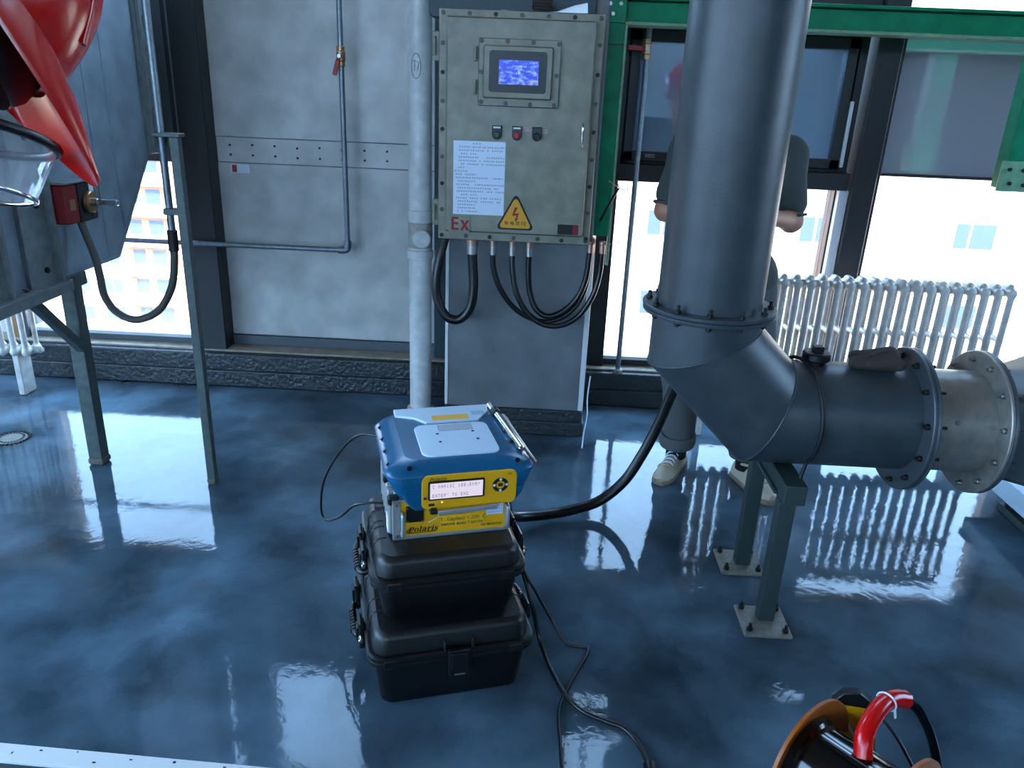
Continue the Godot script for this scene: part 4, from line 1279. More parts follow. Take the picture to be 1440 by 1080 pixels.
func hard_case(label: String, u: float, v: float, h: float, w: float, d: float, tall: float, split: float, front_latch: bool) -> void:
	var o := thing("equipment_case", label, "case", on_stack(u, h, v), "hard cases under the analyser", SB)
	var c := Vector2(w / 2, -d / 2)
	part(o, "base_shell", G.new().loft([ring(w - 0.085, d - 0.085, 0.03, 0.0, c), ring(w - 0.07, d - 0.07, 0.035, 0.008, c), ring(w - 0.035, d - 0.035, 0.04, split - 0.012, c)]), M.case_black)
	part(o, "rim", G.new().loft([ring(w - 0.012, d - 0.012, 0.045, split - 0.016, c), ring(w, d, 0.05, split - 0.012, c), ring(w, d, 0.05, split - 0.002, c), ring(w - 0.006, d - 0.006, 0.047, split, c), ring(w, d, 0.05, split + 0.002, c), ring(w, d, 0.05, split + 0.012, c), ring(w - 0.012, d - 0.012, 0.045, split + 0.016, c)]), M.case_black)
	var lid := part(o, "lid", G.new().loft([ring(w - 0.03, d - 0.03, 0.042, split + 0.012, c), ring(w - 0.036, d - 0.036, 0.042, tall - 0.020, c), ring(w - 0.048, d - 0.048, 0.040, tall - 0.006, c), ring(w - 0.07, d - 0.07, 0.034, tall, c)]), M.case_black)
	# ribs that run over the lid's edges, two beside each latch
	for s in [-1.0, 1.0]:
		for q in [0.13, 0.19, d - 0.19, d - 0.13]:
			var xs: float = w / 2 + s * (w / 2 - 0.015)
			var xi: float = w / 2 + s * (w / 2 - 0.052)
			part(lid, "rib", G.new().tube(smooth([V(xi, tall - 0.001, -q), V(w / 2 + s * (w / 2 - 0.036), tall - 0.002, -q), V(w / 2 + s * (w / 2 - 0.020), tall - 0.014, -q), V(xs, split + 0.016, -q)], 4), 0.0038, 6), M.case_black)
	for s in [-1.0, 1.0]:
		var xo: float = w / 2 + s * w / 2
		for q in [0.16, d - 0.16]:
			var l := part(o, "latch", G.new().box(V(xo + s * 0.007, split - 0.012, -q), V(0.016, 0.078, 0.050), 0.005), M.case_black)
			part(l, "latch_lever", G.new().box(V(xo + s * 0.017, split - 0.004, -q), V(0.010, 0.044, 0.036), 0.003).cyl(V(xo + s * 0.010, split + 0.030, -q - 0.026), V(xo + s * 0.010, split + 0.030, -q + 0.026), 0.006, 10), M.rubber)
		# folding carrying handle
		part(o, "handle", G.new().tube(smooth([V(xo, split - 0.03, -d / 2 + 0.075), V(xo + s * 0.016, split - 0.032, -d / 2 + 0.072), V(xo + s * 0.024, split - 0.036, -d / 2 + 0.05), V(xo + s * 0.025, split - 0.037, -d / 2), V(xo + s * 0.024, split - 0.036, -d / 2 - 0.05), V(xo + s * 0.016, split - 0.032, -d / 2 - 0.072), V(xo, split - 0.03, -d / 2 - 0.075)], 5), 0.009, 10), M.rubber)
		for q in 7:
			part(o, "grip_ridge", G.new().cyl(V(xo + s * 0.0245, split - 0.0365, -d / 2 - 0.045 + q * 0.014), V(xo + s * 0.0245, split - 0.0365, -d / 2 - 0.037 + q * 0.014), 0.0112, 10), M.rubber)
	part(o, "pin", G.new().cyl(V(-0.012, split + 0.008, -0.118), V(-0.012, split + 0.008, -0.096), 0.007, 10, 0.002), M.chrome)
	for s in [0.06, w - 0.06]:
		part(o, "corner_guard", G.new().box(V(s, split - 0.002, -0.008), V(0.05, 0.036, 0.024), 0.010), M.case_black)
	if front_latch:
		var f := part(o, "latch", G.new().box(V(w * 0.53, split - 0.02, 0.0), V(0.062, 0.085, 0.018), 0.005), M.case_black)
		part(f, "latch_lever", G.new().box(V(w * 0.53, split - 0.014, 0.010), V(0.048, 0.060, 0.012), 0.004), M.rubber)
		part(f, "latch_slot", G.new().box(V(w * 0.53 - 0.002, split - 0.05, 0.0165), V(0.028, 0.004, 0.003)), M.frame_grey)
		for s in [-0.038, 0.038]:
			part(o, "rib", G.new().box(V(w * 0.53 + s, split + 0.02, -0.012), V(0.008, 0.05, 0.020), 0.003), M.case_black)

func stack() -> void:
	hard_case("black hard-shell case standing on the floor, wider than the one on it, latch in front", -0.015, -0.02, 0.0, 0.462, 0.50, 0.246, 0.168, true)
	hard_case("black hard-shell equipment case lying on top of the other case, under the analyser", 0.002, 0.02, 0.246, 0.425, 0.41, 0.206, 0.135, false)
	# lower unit of the analyser: finned silver box with a yellow front
	var a := thing("conditioning_unit", "silver finned instrument box with a yellow front panel, directly under the blue analyser", "instrument", on_stack(0.07, 0.452, 0.135), "", SB)
	var w := 0.322
	var d := 0.285
	var h := 0.122
	part(a, "body", G.new().box(V(w / 2, h / 2, -d / 2), V(w - 0.02, h, d), 0.003), M.silver_fin)
	var fr := G.new()
	for q in [[0.0, 0.0, w, 0.010], [0.0, h - 0.008, w, h], [0.0, 0.0, 0.022, h], [w - 0.012, 0.0, w, h]]:
		fr.span(V(q[0], q[1], -0.006), V(q[2], q[3], 0.006), 0.002)
	part(a, "front_frame", fr, M.silver_fin)
	var pn := part(a, "front_panel", G.new().span(V(0.020, 0.009, -0.004), V(w - 0.011, h - 0.007, 0.002)), M.yellow_panel)
	for i in 7:
		part(a, "fin", G.new().box(V(0.004, h / 2, -0.03 - i * 0.037), V(0.022, h - 0.006, 0.022), 0.005), M.silver_fin)
		part(a, "fin", G.new().box(V(w - 0.004, h / 2, -0.03 - i * 0.037), V(0.022, h - 0.006, 0.022), 0.005), M.silver_fin)
	for z in [-0.012, -0.14]:
		part(a, "corner_clip", G.new().box(V(0.004, h - 0.006, z), V(0.030, 0.026, 0.026), 0.005), M.black_plastic)
	for x in [0.026, w - 0.008]:
		part(a, "carry_handle", G.new().tube(smooth([V(x, 0.022, 0.004), V(x, 0.022, 0.020), V(x, 0.03, 0.024), V(x, 0.075, 0.024), V(x, 0.083, 0.020), V(x, 0.083, 0.004)], 4), 0.0055, 10), M.silver_fin)
	part(a, "label_tag", G.new().box(V(-0.008, 0.028, -0.05), V(0.004, 0.05, 0.034), 0.001), M.paper)
	var so := part(pn, "power_socket", G.new().span(V(0.036, 0.052, 0.0), V(0.084, 0.100, 0.008), 0.002), M.black_plastic)
	for p in [[0.040, 0.056], [0.080, 0.056], [0.040, 0.096], [0.080, 0.096]]:
		put(so, "screw", G.new().cyl(Vector3.ZERO, V(0, 0, 0.002), 0.003, 8).mesh(), M.bolt_steel, Transform3D(Basis(), V(p[0], p[1], 0.008)))
	text(pn, "lettering", "Polaris", 0.0165, Transform3D(Basis(), V(0.084, 0.027, 0.0026)), M.ink, true, true)
	part(pn, "underline", G.new().span(V(0.048, 0.0155, 0.002), V(0.118, 0.0172, 0.003)), M.ink)
	part(pn, "swash", G.new().tube(smooth([V(0.048, 0.032, 0.003), V(0.040, 0.026, 0.003), V(0.041, 0.018, 0.003), V(0.050, 0.016, 0.003)], 4), 0.0012, 5), M.ink)
	var ls := part(pn, "sticker", G.new().span(V(0.130, 0.026, 0.001), V(0.252, 0.060, 0.0032)), M.yellow_label)
	text(ls, "lettering", "T . Capteur < 200  C", 0.0105, Transform3D(Basis(), V(0.192, 0.050, 0.0034)), M.ink)
	text(ls, "lettering", "vanne avec l'azote", 0.0105, Transform3D(Basis(), V(0.190, 0.035, 0.0034)), M.ink)
	text(pn, "lettering", "Temp.", 0.0085, Transform3D(Basis(), V(0.178, 0.068, 0.0026)), M.ink)
	part(pn, "connector_strip", G.new().span(V(0.165, 0.088, 0.001), V(0.250, 0.104, 0.010), 0.002), M.black_plastic)
	var li := Image.create(160, 110, false, Image.FORMAT_RGB8)
	li.fill(Color(0.72, 0.76, 0.84))
	for q in 5:
		for k in 9:
			strokes(li, 8 + k * 16, 8 + q * 20, 12, Color(0.25, 0.32, 0.45), rng)
	sheet(pn, "rating_plate", V(0.2815, 0.078, 0.003), V(0.048, 0, 0), V(0, 0.050, 0), print_mat(li), "pale printed rating plate")
	text(pn, "lettering", "FID  MONITOR", 0.0065, Transform3D(Basis(), V(0.272, 0.022, 0.0026)), M.ink)
	for p in [[0.012, 0.014], [0.012, 0.108], [w - 0.006, 0.014]]:
		put(a, "screw", G.new().cyl(Vector3.ZERO, V(0, 0, 0.003), 0.0035, 8).mesh(), M.bolt_steel, Transform3D(Basis(), V(p[0], p[1], 0.006)))
	# the blue analyser on top
	var b := thing("gas_analyser", "blue portable gas analyser with a lit display in a yellow panel, topmost on the stack", "instrument", on_stack(0.0, 0.574, 0.0), "", SB)
	var rings: Array = []
	for q in [[0.115, 0.405, 0.128, 0.425, 0.0006, 0.03], [0.095, 0.425, 0.108, 0.44, 0.008, 0.035], [0.078, 0.436, 0.101, 0.452, 0.022, 0.04], [0.052, 0.458, 0.094, 0.475, 0.076, 0.045], [0.052, 0.458, 0.096, 0.475, 0.084, 0.045], [0.066, 0.444, 0.108, 0.470, 0.096, 0.045], [0.092, 0.418, 0.128, 0.465, 0.107, 0.04], [0.108, 0.400, 0.142, 0.455, 0.110, 0.04]]:
		rings.append(ring(q[1] - q[0], q[3] - q[2], q[5], q[4], Vector2((q[0] + q[1]) / 2, -(q[2] + q[3]) / 2), 6))
	var sh := part(b, "shell", G.new().loft(rings), M.blue_shell)
	part(sh, "parting_line", G.new().loft([ring(0.409, 0.383, 0.046, 0.079, Vector2(0.255, -0.2845), 6), ring(0.409, 0.383, 0.046, 0.0815, Vector2(0.255, -0.2845), 6)]), M.blue_shell)
	for z in [-0.16, -0.24, -0.32, -0.40]:
		part(sh, "screw", G.new().cyl(V(0.064, 0.0935, z), V(0.060, 0.0975, z), 0.005, 8), M.black_plastic)
	for x in [0.115, 0.405]:
		part(sh, "screw", G.new().cyl(V(x, 0.098, -0.116), V(x, 0.103, -0.112), 0.0065, 12), M.black_plastic)
	part(sh, "front_chin", G.new().loft([ring(0.268, 0.018, 0.008, -0.020, Vector2(0.260, -0.113)), ring(0.286, 0.026, 0.010, -0.013, Vector2(0.260, -0.113)), ring(0.320, 0.027, 0.012, 0.010, Vector2(0.260, -0.112)), ring(0.330, 0.026, 0.012, 0.030, Vector2(0.260, -0.1105))]), M.blue_shell)
	# top plates
	var up := Basis(V(1, 0, 0), V(0, 0, -1), V(0, 1, 0))   # local xy -> top surface seen from above (x, -z)
	var g1 := G.new()
	g1.x = Transform3D(up, V(0, 0, 0))
	g1.prism(rrect(0.214, 0.205, 0.028, 6, Vector2(0.262, 0.252)), 0.108, 0.1145, 0.002)
	var tp := part(b, "top_plate", g1, M.pale_plate)
	var g2 := G.new()
	g2.x = g1.x
	g2.prism(PackedVector2Array([Vector2(0.112, 0.478), Vector2(0.400, 0.478), Vector2(0.392, 0.425), Vector2(0.350, 0.366), Vector2(0.195, 0.366), Vector2(0.165, 0.405), Vector2(0.112, 0.430)]), 0.106, 0.116, 0.002)
	var rp := part(b, "rear_plate", g2, M.pale_plate)
	for p in [[0.215, 0.285], [0.318, 0.290], [0.215, 0.232], [0.322, 0.237]]:
		part(tp, "screw", G.new().cyl(V(p[0], 0.1135, -p[1]), V(p[0], 0.1155, -p[1]), 0.0045, 10), M.black_plastic)
	sheet(rp, "yellow_label", V(0.270, 0.1162, -0.393), V(0.108, 0, 0), V(0, 0, -0.034), M.yellow_label, "amber warning label")
	var l2 := Image.create(200, 80, false, Image.FORMAT_RGB8)
	l2.fill(Color(0.40, 0.42, 0.46))
	l2.fill_rect(Rect2i(3, 3, 194, 74), Color(0.68, 0.70, 0.74))
	for q in 4:
		for k in 12:
			strokes(l2, 8 + k * 15, 8 + q * 17, 11, Color(0.40, 0.42, 0.48), rng)
	sheet(tp, "type_label", V(0.272, 0.1147, -0.322), V(0.098, 0, 0), V(0, 0, -0.040), print_mat(l2), "grey printed label")
	var l3 := Image.create(80, 50, false, Image.FORMAT_RGB8)
	l3.fill(Color(0.62, 0.72, 0.80))
	for q in 3:
		for k in 5:
			strokes(l3, 4 + k * 15, 4 + q * 15, 11, Color(0.25, 0.33, 0.42), rng)
	sheet(rp, "small_label", V(0.358, 0.1162, -0.415), V(0.040, 0, 0), V(0, 0, -0.028), print_mat(l3))
	# chrome grab rail on the right
	var ra := part(b, "grab_rail", G.new().cyl(V(0.428, 0.112, -0.155), V(0.405, 0.122, -0.46), 0.0095, 16, 0.003), M.chrome)
	for z in [-0.215, -0.285]:
		part(ra, "rail_clamp", G.new().box(V(0.418, 0.106, z), V(0.028, 0.022, 0.022), 0.005), M.black_plastic)
	part(ra, "rail_joint", G.new().cyl(V(0.4105, 0.119, -0.385), V(0.4088, 0.1205, -0.415), 0.0135, 14, 0.002), M.bolt_dark)
	part(b, "side_bead", G.new().tube(smooth([V(0.462, 0.082, -0.13), V(0.452, 0.094, -0.17), V(0.446, 0.097, -0.30), V(0.442, 0.097, -0.43)], 5), 0.004, 8), M.silver_fin)
	# front panel, leaning back a little with the shell
	var tilt := Transform3D(Basis(V(1, 0, 0), 0.06), V(0.272, 0.034, -0.0965))
	var g3 := G.new()
	g3.x = tilt
	g3.prism(rrect(0.256, 0.102, 0.018, 6), -0.004, 0.002, 0.001)
	var fp := part(b, "front_panel", g3, M.yellow_panel)
	var g4 := G.new()
	g4.x = tilt
	g4.prism(rrect(0.152, 0.058, 0.005, 3, Vector2(-0.036, 0.006)), 0.0, 0.0045, 0.001)
	part(fp, "display_bezel", g4, M.ink)
	var di := Image.create(300, 92, false, Image.FORMAT_RGB8)
	di.fill(Color(0.93, 0.90, 0.98))
	var rows := ["C_nAR13C_100.5nA~", "", "ENTER'_TO_END"]
	for q in rows.size():
		var s: String = rows[q]
		for k in s.length():
			lcd_letter(di, 14 + k * 16, 10 + q * 27, s[k])
	var ds := sheet(fp, "display_screen", tilt * V(-0.036, 0.006, 0.0045), V(0.141, 0, 0), tilt.basis * V(0, 0.047, 0), print_mat(di, 0.2, 0.52), "lit pale display")
	text(fp, "lettering", "Polaris", 0.010, tilt * Transform3D(Basis(), V(-0.085, 0.0405, 0.0026)), M.ink, true)
	text(fp, "lettering", "FID", 0.006, tilt * Transform3D(Basis(), V(0.108, 0.040, 0.0026)), M.ink)
	var kn := G.new()
	kn.x = tilt * Transform3D(Basis(V(1, 0, 0), V(0, 0, 1), V(0, -1, 0)), V(0.083, 0.008, 0.0))
	kn.lathe([Vector2(0.012, 0.001), Vector2(0.012, 0.0035), Vector2(0.0215, 0.0035), Vector2(0.0215, 0.0015)], 24)
	var kp := part(fp, "keypad_ring", kn, M.ink)
	for q in 4:
		var an := TAU * q / 4
		var kb := G.new()
		kb.x = tilt
		kb.box(V(0.083 + 0.0168 * cos(an), 0.008 + 0.0168 * sin(an), 0.0035), V(0.007, 0.007, 0.003), 0.001)
		part(kp, "key", kb, M.paper)
	var kc := G.new()
	kc.x = tilt
	kc.box(V(0.083, 0.008, 0.0025), V(0.012, 0.010, 0.003), 0.001)
	part(kp, "key", kc, M.ink)
	for q in [[-0.119, -0.016, 0.008, 0.007], [-0.102, -0.037, 0.016, 0.008]]:
		var gb := G.new()
		gb.x = tilt
		gb.box(V(q[0], q[1], 0.002), V(q[2], q[3], 0.002), 0.0008)
		part(fp, "mark", gb, M.ink)
	var le := G.new()
	le.x = tilt
	le.ball(V(-0.074, -0.031, 0.002), V(0.0022, 0.0022, 0.0022), 6, 8)
	var lm := mat("led_amber", Color(1.0, 0.6, 0.2), 0.3)
	lm.emission_enabled = true
	lm.emission = Color(1.0, 0.75, 0.45)
	lm.emission_energy_multiplier = 1.2
	part(fp, "indicator_led", le, lm, "lit amber indicator")
	# silver bail in front, with its wire clip
	part(b, "front_bail", G.new().beam(V(0.185, -0.021, -0.082), V(0.345, -0.016, -0.082), 0.010, 0.014, Vector3.UP, 0.003), M.silver_fin)
	part(b, "bail_bracket", G.new().span(V(0.164, -0.026, -0.12), V(0.186, -0.012, -0.080), 0.004), M.black_plastic)
	part(b, "clip_wire", G.new().tube(smooth([V(0.188, -0.026, -0.078), V(0.172, -0.036, -0.076), V(0.160, -0.044, -0.078), V(0.163, -0.056, -0.084)], 5), 0.0011, 6), M.silver_fin)
	# heated sampling hose and the cables
	var hs := smooth([on_stack(0.33, 0.49, 0.415), on_stack(0.34, 0.47, 0.47), on_stack(0.36, 0.33, 0.56), V(-0.10, 0.16, -2.46), V(-0.03, 0.065, -2.60), V(0.095, 0.036, -2.68), V(0.21, 0.040, -2.73), V(0.31, 0.065, -2.77), V(0.40, 0.15, -2.79), V(0.46, 0.265, -2.80), V(0.50, 0.37, -2.80), V(0.53, 0.48, -2.79), V(0.555, 0.60, -2.77), V(0.57, 0.72, -2.74), V(0.57, 0.83, -2.68), V(0.56, 0.89, -2.58), V(0.55, 0.91, -2.47)], 8)
	single("sampling_hose", G.new().tube(hs, 0.021, 16), M.rubber, "thick black sampling hose sweeping across the floor from behind the analyser to the duct", "hose")
	single("cable", G.new().tube(smooth([on_stack(0.06, 0.62, 0.45), V(-0.52, 0.60, -2.12), V(-0.60, 0.50, -2.20), V(-0.675, 0.36, -2.27), V(-0.70, 0.24, -2.30), V(-0.68, 0.20, -2.28), on_stack(-0.06, 0.36, 0.44), on_stack(-0.02, 0.44, 0.36), on_stack(0.03, 0.462, 0.33), on_stack(0.075, 0.462, 0.32)], 8), 0.0042, 8), M.rubber, "thin black cable looping out to the left of the analyser", "cable")
	single("cable", G.new().tube(smooth([on_stack(0.40, 0.49, 0.36), on_stack(0.44, 0.46, 0.36), on_stack(0.452, 0.40, 0.33), on_stack(0.452, 0.30, 0.30), on_stack(0.462, 0.262, 0.25), on_stack(0.50, 0.19, 0.20), V(0.098, 0.07, -1.99), V(0.15, 0.010, -1.955), V(0.20, 0.006, -1.945), V(0.218, 0.006, -1.935), V(0.205, 0.006, -1.89), V(0.165, 0.006, -1.80), V(0.135, 0.007, -1.72), V(0.122, 0.007, -1.655), V(0.125, 0.007, -1.57), V(0.128, 0.007, -1.49), V(0.14, 0.007, -1.40), V(0.16, 0.007, -1.30)], 8), 0.0048, 8), M.rubber, "thinner black cable kinked on the floor right of the cases", "cable")
	single("cable", G.new().tube(smooth([on_stack(0.38, 0.48, 0.42), on_stack(0.435, 0.45, 0.42), on_stack(0.448, 0.38, 0.40), on_stack(0.452, 0.28, 0.36), on_stack(0.466, 0.256, 0.26), on_stack(0.490, 0.15, 0.18), V(0.062, 0.05, -1.935), V(0.085, 0.012, -1.885), V(0.115, 0.008, -1.80), V(0.145, 0.008, -1.73), V(0.19, 0.008, -1.675), V(0.25, 0.008, -1.645), V(0.295, 0.008, -1.625), V(0.325, 0.008, -1.585), V(0.345, 0.009, -1.525), V(0.35, 0.010, -1.47)], 8), 0.0068, 10), M.rubber, "thicker black power cable running over the floor to the bottom edge", "cable")
	single("cable_plug", G.new().cyl(V(0.349, 0.018, -1.50), V(0.352, 0.018, -1.42), 0.017, 14, 0.004), M.rubber, "black plug at the end of the power cable on the floor", "plug")

func lcd_letter(im: Image, x: int, y: int, ch: String) -> void:   # five by seven dots
	var rowsof := {
		"A": "0111010001111111000110001", "B": "1111010001111101000111110", "C": "0111110000100001000001111", "D": "1111010001100011000111110", "E": "1111110000111101000011111", "N": "1000111001101011001110001", "T": "1111100100001000010000100",
		"R": "1111010001111101001010001", "O": "0111010001100011000101110", "n": "0000011110100011000110001", "1": "0010001100001000010001110", "3": "1111000001011100000111110", "0": "0111010011101011100101110", "5": "1111110000111100000111110", ".": "0000000000000000011000110", "'": "0010000100000000000000000", "~": "0000001101101100000000000"}
	if not rowsof.has(ch):
		return
	var s: String = rowsof[ch]
	for i in 25:
		if s[i] == "1":
			im.fill_rect(Rect2i(x + (i % 5) * 2, y + (i / 5) * 4, 2, 3), Color(0.36, 0.32, 0.52))

# ---------------------------------------------------------------- people
func hand(g: G, wrist: Vector3, fwd: Vector3, palm_n: Vector3, side: float) -> void:   # palm, four fingers of unequal length, thumb; curled round something
	var s := Sdf.new(0.0034, 0.006)
	var rt := fwd.cross(palm_n).normalized() * side
	var pc := wrist + fwd * 0.085
	for q in 4:
		var k := (q - 1.5) * 0.019
		s.bone(wrist + fwd * 0.012 + rt * k * 0.5, pc + rt * k, 0.017, 0.0125)
		var l: float = [0.036, 0.042, 0.039, 0.030][q]
		var k0 := pc + rt * k * 1.08
		var d1 := (fwd + palm_n * 0.45).normalized()
		var d2 := (fwd * 0.35 + palm_n).normalized()
		var d3 := (fwd * -0.3 + palm_n).normalized()
		s.bone(k0, k0 + d1 * l, 0.0100, 0.0090)
		s.bone(k0 + d1 * l, k0 + d1 * l + d2 * l * 0.7, 0.0090, 0.0082)
		s.bone(k0 + d1 * l + d2 * l * 0.7, k0 + d1 * l + d2 * l * 0.7 + d3 * l * 0.55, 0.0082, 0.0074)
	var tb := wrist + fwd * 0.03 - rt * 0.030
	s.bone(wrist + fwd * 0.015 - rt * 0.012, tb, 0.017, 0.014)
	var t1 := tb + (fwd * 0.75 - rt * 0.55 + palm_n * 0.5).normalized() * 0.042
	s.bone(tb, t1, 0.0125, 0.0105)
	s.bone(t1, t1 + (fwd + palm_n * 0.6 + rt * 0.1).normalized() * 0.030, 0.0105, 0.0088)
	s.build(g)

func head(g: G, c: Vector3, b: Basis) -> void:   # c: middle of the skull; b: right, up, back of the head
	var s := Sdf.new(0.0045, 0.014)
	var P := func(x: float, y: float, z: float) -> Vector3:
		return c + b * Vector3(x, y, z)
	s.bone(P.call(0, 0.035, 0.012), P.call(0, 0.03, 0.03), 0.078, 0.080)
	s.bone(P.call(0, 0.03, -0.035), P.call(0, -0.01, -0.03), 0.066, 0.060)
	s.bone(P.call(-0.022, -0.05, -0.045), P.call(0.022, -0.05, -0.045), 0.040, 0.040)
	s.bone(P.call(0, -0.088, -0.062), P.call(0, -0.08, -0.05), 0.024, 0.034)
	for q in [-1.0, 1.0]:
		s.bone(P.call(q * 0.035, -0.03, -0.062), P.call(q * 0.052, -0.02, -0.03), 0.022, 0.022)
		s.bone(P.call(q * 0.055, -0.06, 0.0), P.call(q * 0.03, -0.085, -0.04), 0.018, 0.022)
		s.bone(P.call(q * 0.020, 0.018, -0.088), P.call(q * 0.046, 0.016, -0.074), 0.011, 0.010)
		s.bone(P.call(q * 0.076, 0.012, 0.012), P.call(q * 0.074, -0.028, 0.005), 0.012, 0.009)
	s.bone(P.call(0, 0.010, -0.092), P.call(0, -0.030, -0.112), 0.008, 0.012)
	s.bone(P.call(-0.010, -0.034, -0.098), P.call(0.010, -0.034, -0.098), 0.009, 0.009)
	s.bone(P.call(-0.020, -0.056, -0.088), P.call(0.020, -0.056, -0.088), 0.006, 0.006)
	s.bone(P.call(-0.017, -0.066, -0.087), P.call(0.017, -0.066, -0.087), 0.0065, 0.0065)
	s.bone(P.call(0, -0.06, 0.02), P.call(0, -0.14, 0.03), 0.052, 0.054)
	s.build(g)

func helmet(called: String, label: String, c: Vector3, b: Basis) -> Node3D:   # c: middle of the rim plane; b: right, up, back
	var h := thing(called, label, "hard hat", c, "", b)
	# shell: an egg with a peak in front
	var rows := 14
	var n := 48
	var rings: Array = []
	for i in rows + 1:
		var t := float(i) / rows
		var y := 0.120 * sin(t * PI / 2 * 0.985)
		var rr := cos(t * PI / 2 * 0.985)
		rr = pow(rr, 0.82)
		var r: Array = []
		for j in n:
			var a := TAU * j / n
			var px := 0.098 * cos(a) * rr
			var pz := 0.115 * sin(a) * rr
			var lift := 0.0
			# raised ridge running from front to back, and two lesser ones
			if rr > 0.05:
				var off_mid := absf(px)
				lift = 0.010 * smoothstep(0.030, 0.018, off_mid) * smoothstep(0.10, 0.5, t)
			r.append(V(px, y + lift, pz))
		rings.append(r)
	var sh := part(h, "shell", G.new().loft(rings), M.helmet_red)
	# gutter round the rim and the peak
	var inner: Array = []
	var mid: Array = []
	var outer: Array = []
	var under: Array = []
	var under_in: Array = []
	for j in n:
		var a := TAU * j / n
		var fr := maxf(0.0, -sin(a))
		var ext := 0.012 + 0.062 * pow(fr, 2.2)
		var drop := 0.004 + 0.024 * pow(fr, 2.0)
		var d := V(cos(a) * 0.098, 0, sin(a) * 0.115)
		var e := V(cos(a) * (0.108 - 0.026 * fr), 0, sin(a) * (0.115 + ext))
		inner.append(d + V(0, 0.012, 0))
		mid.append(d.lerp(e, 0.35) + V(0, 0.003, 0))
		outer.append(e - V(0, drop, 0))
		under.append(e - V(0, drop + 0.004, 0))
		under_in.append(d * 0.97 - V(0, 0.004, 0))
	part(sh, "brim", G.new().loft([inner, mid, outer, under, under_in], false), M.helmet_red)
	for q in [-1.0, 1.0]:
		part(sh, "side_slot", G.new().box(V(q * 0.102, 0.014, -0.01), V(0.016, 0.022, 0.045), 0.006), M.helmet_red)
		part(sh, "rib", G.new().tube(smooth([V(q * 0.036, 0.040, -0.099), V(q * 0.038, 0.078, -0.076), V(q * 0.040, 0.102, -0.040), V(q * 0.040, 0.108, 0.02)], 5), 0.006, 8), M.helmet_red)
	var bandg := G.new()
	var b0: Array = []
	var b1: Array = []
	var b2: Array = []
	for j in 40:
		var a := TAU * j / 40
		b0.append(V(cos(a) * 0.088, 0.012, sin(a) * 0.104))
		b1.append(V(cos(a) * 0.090, -0.020, sin(a) * 0.107))
		b2.append(V(cos(a) * 0.086, -0.034, sin(a) * 0.102))
	bandg.loft([b0, b1, b2], false)
	part(h, "headband", bandg, M.black_plastic)
	return h

func body_bones(s: Sdf, J: Dictionary, arms := true) -> void:
	s.bone(J.pelvis + V(-0.06, 0, 0), J.pelvis + V(0.06, 0, 0), 0.115, 0.115)
	s.bone(J.pelvis, J.chest, 0.120, 0.125)
	s.bone(J.chest + (J.shl - J.chest) * 0.45, J.chest + (J.shr - J.chest) * 0.45, 0.110, 0.110)
	s.bone(J.chest, J.neck, 0.11, 0.055)
	s.bone(J.shl, J.shr, 0.058, 0.058)
	s.bone(J.neck, J.head, 0.054, 0.052)
	for q in ["l", "r"]:
		s.bone(J["hip" + q], J["knee" + q], 0.084, 0.056)
		s.bone(J["knee" + q], J["ank" + q], 0.056, 0.034)
		s.bone(J["ank" + q] - V(0, 0.05, 0), (J["toe" + q] as Vector3).lerp(J["ank" + q] - V(0, 0.065, 0), 0.45), 0.024, 0.014)
		if arms:
			s.bone(J["sh" + q], J["elb" + q], 0.050, 0.040)
			s.bone(J["elb" + q], J["wr" + q], 0.040, 0.027)

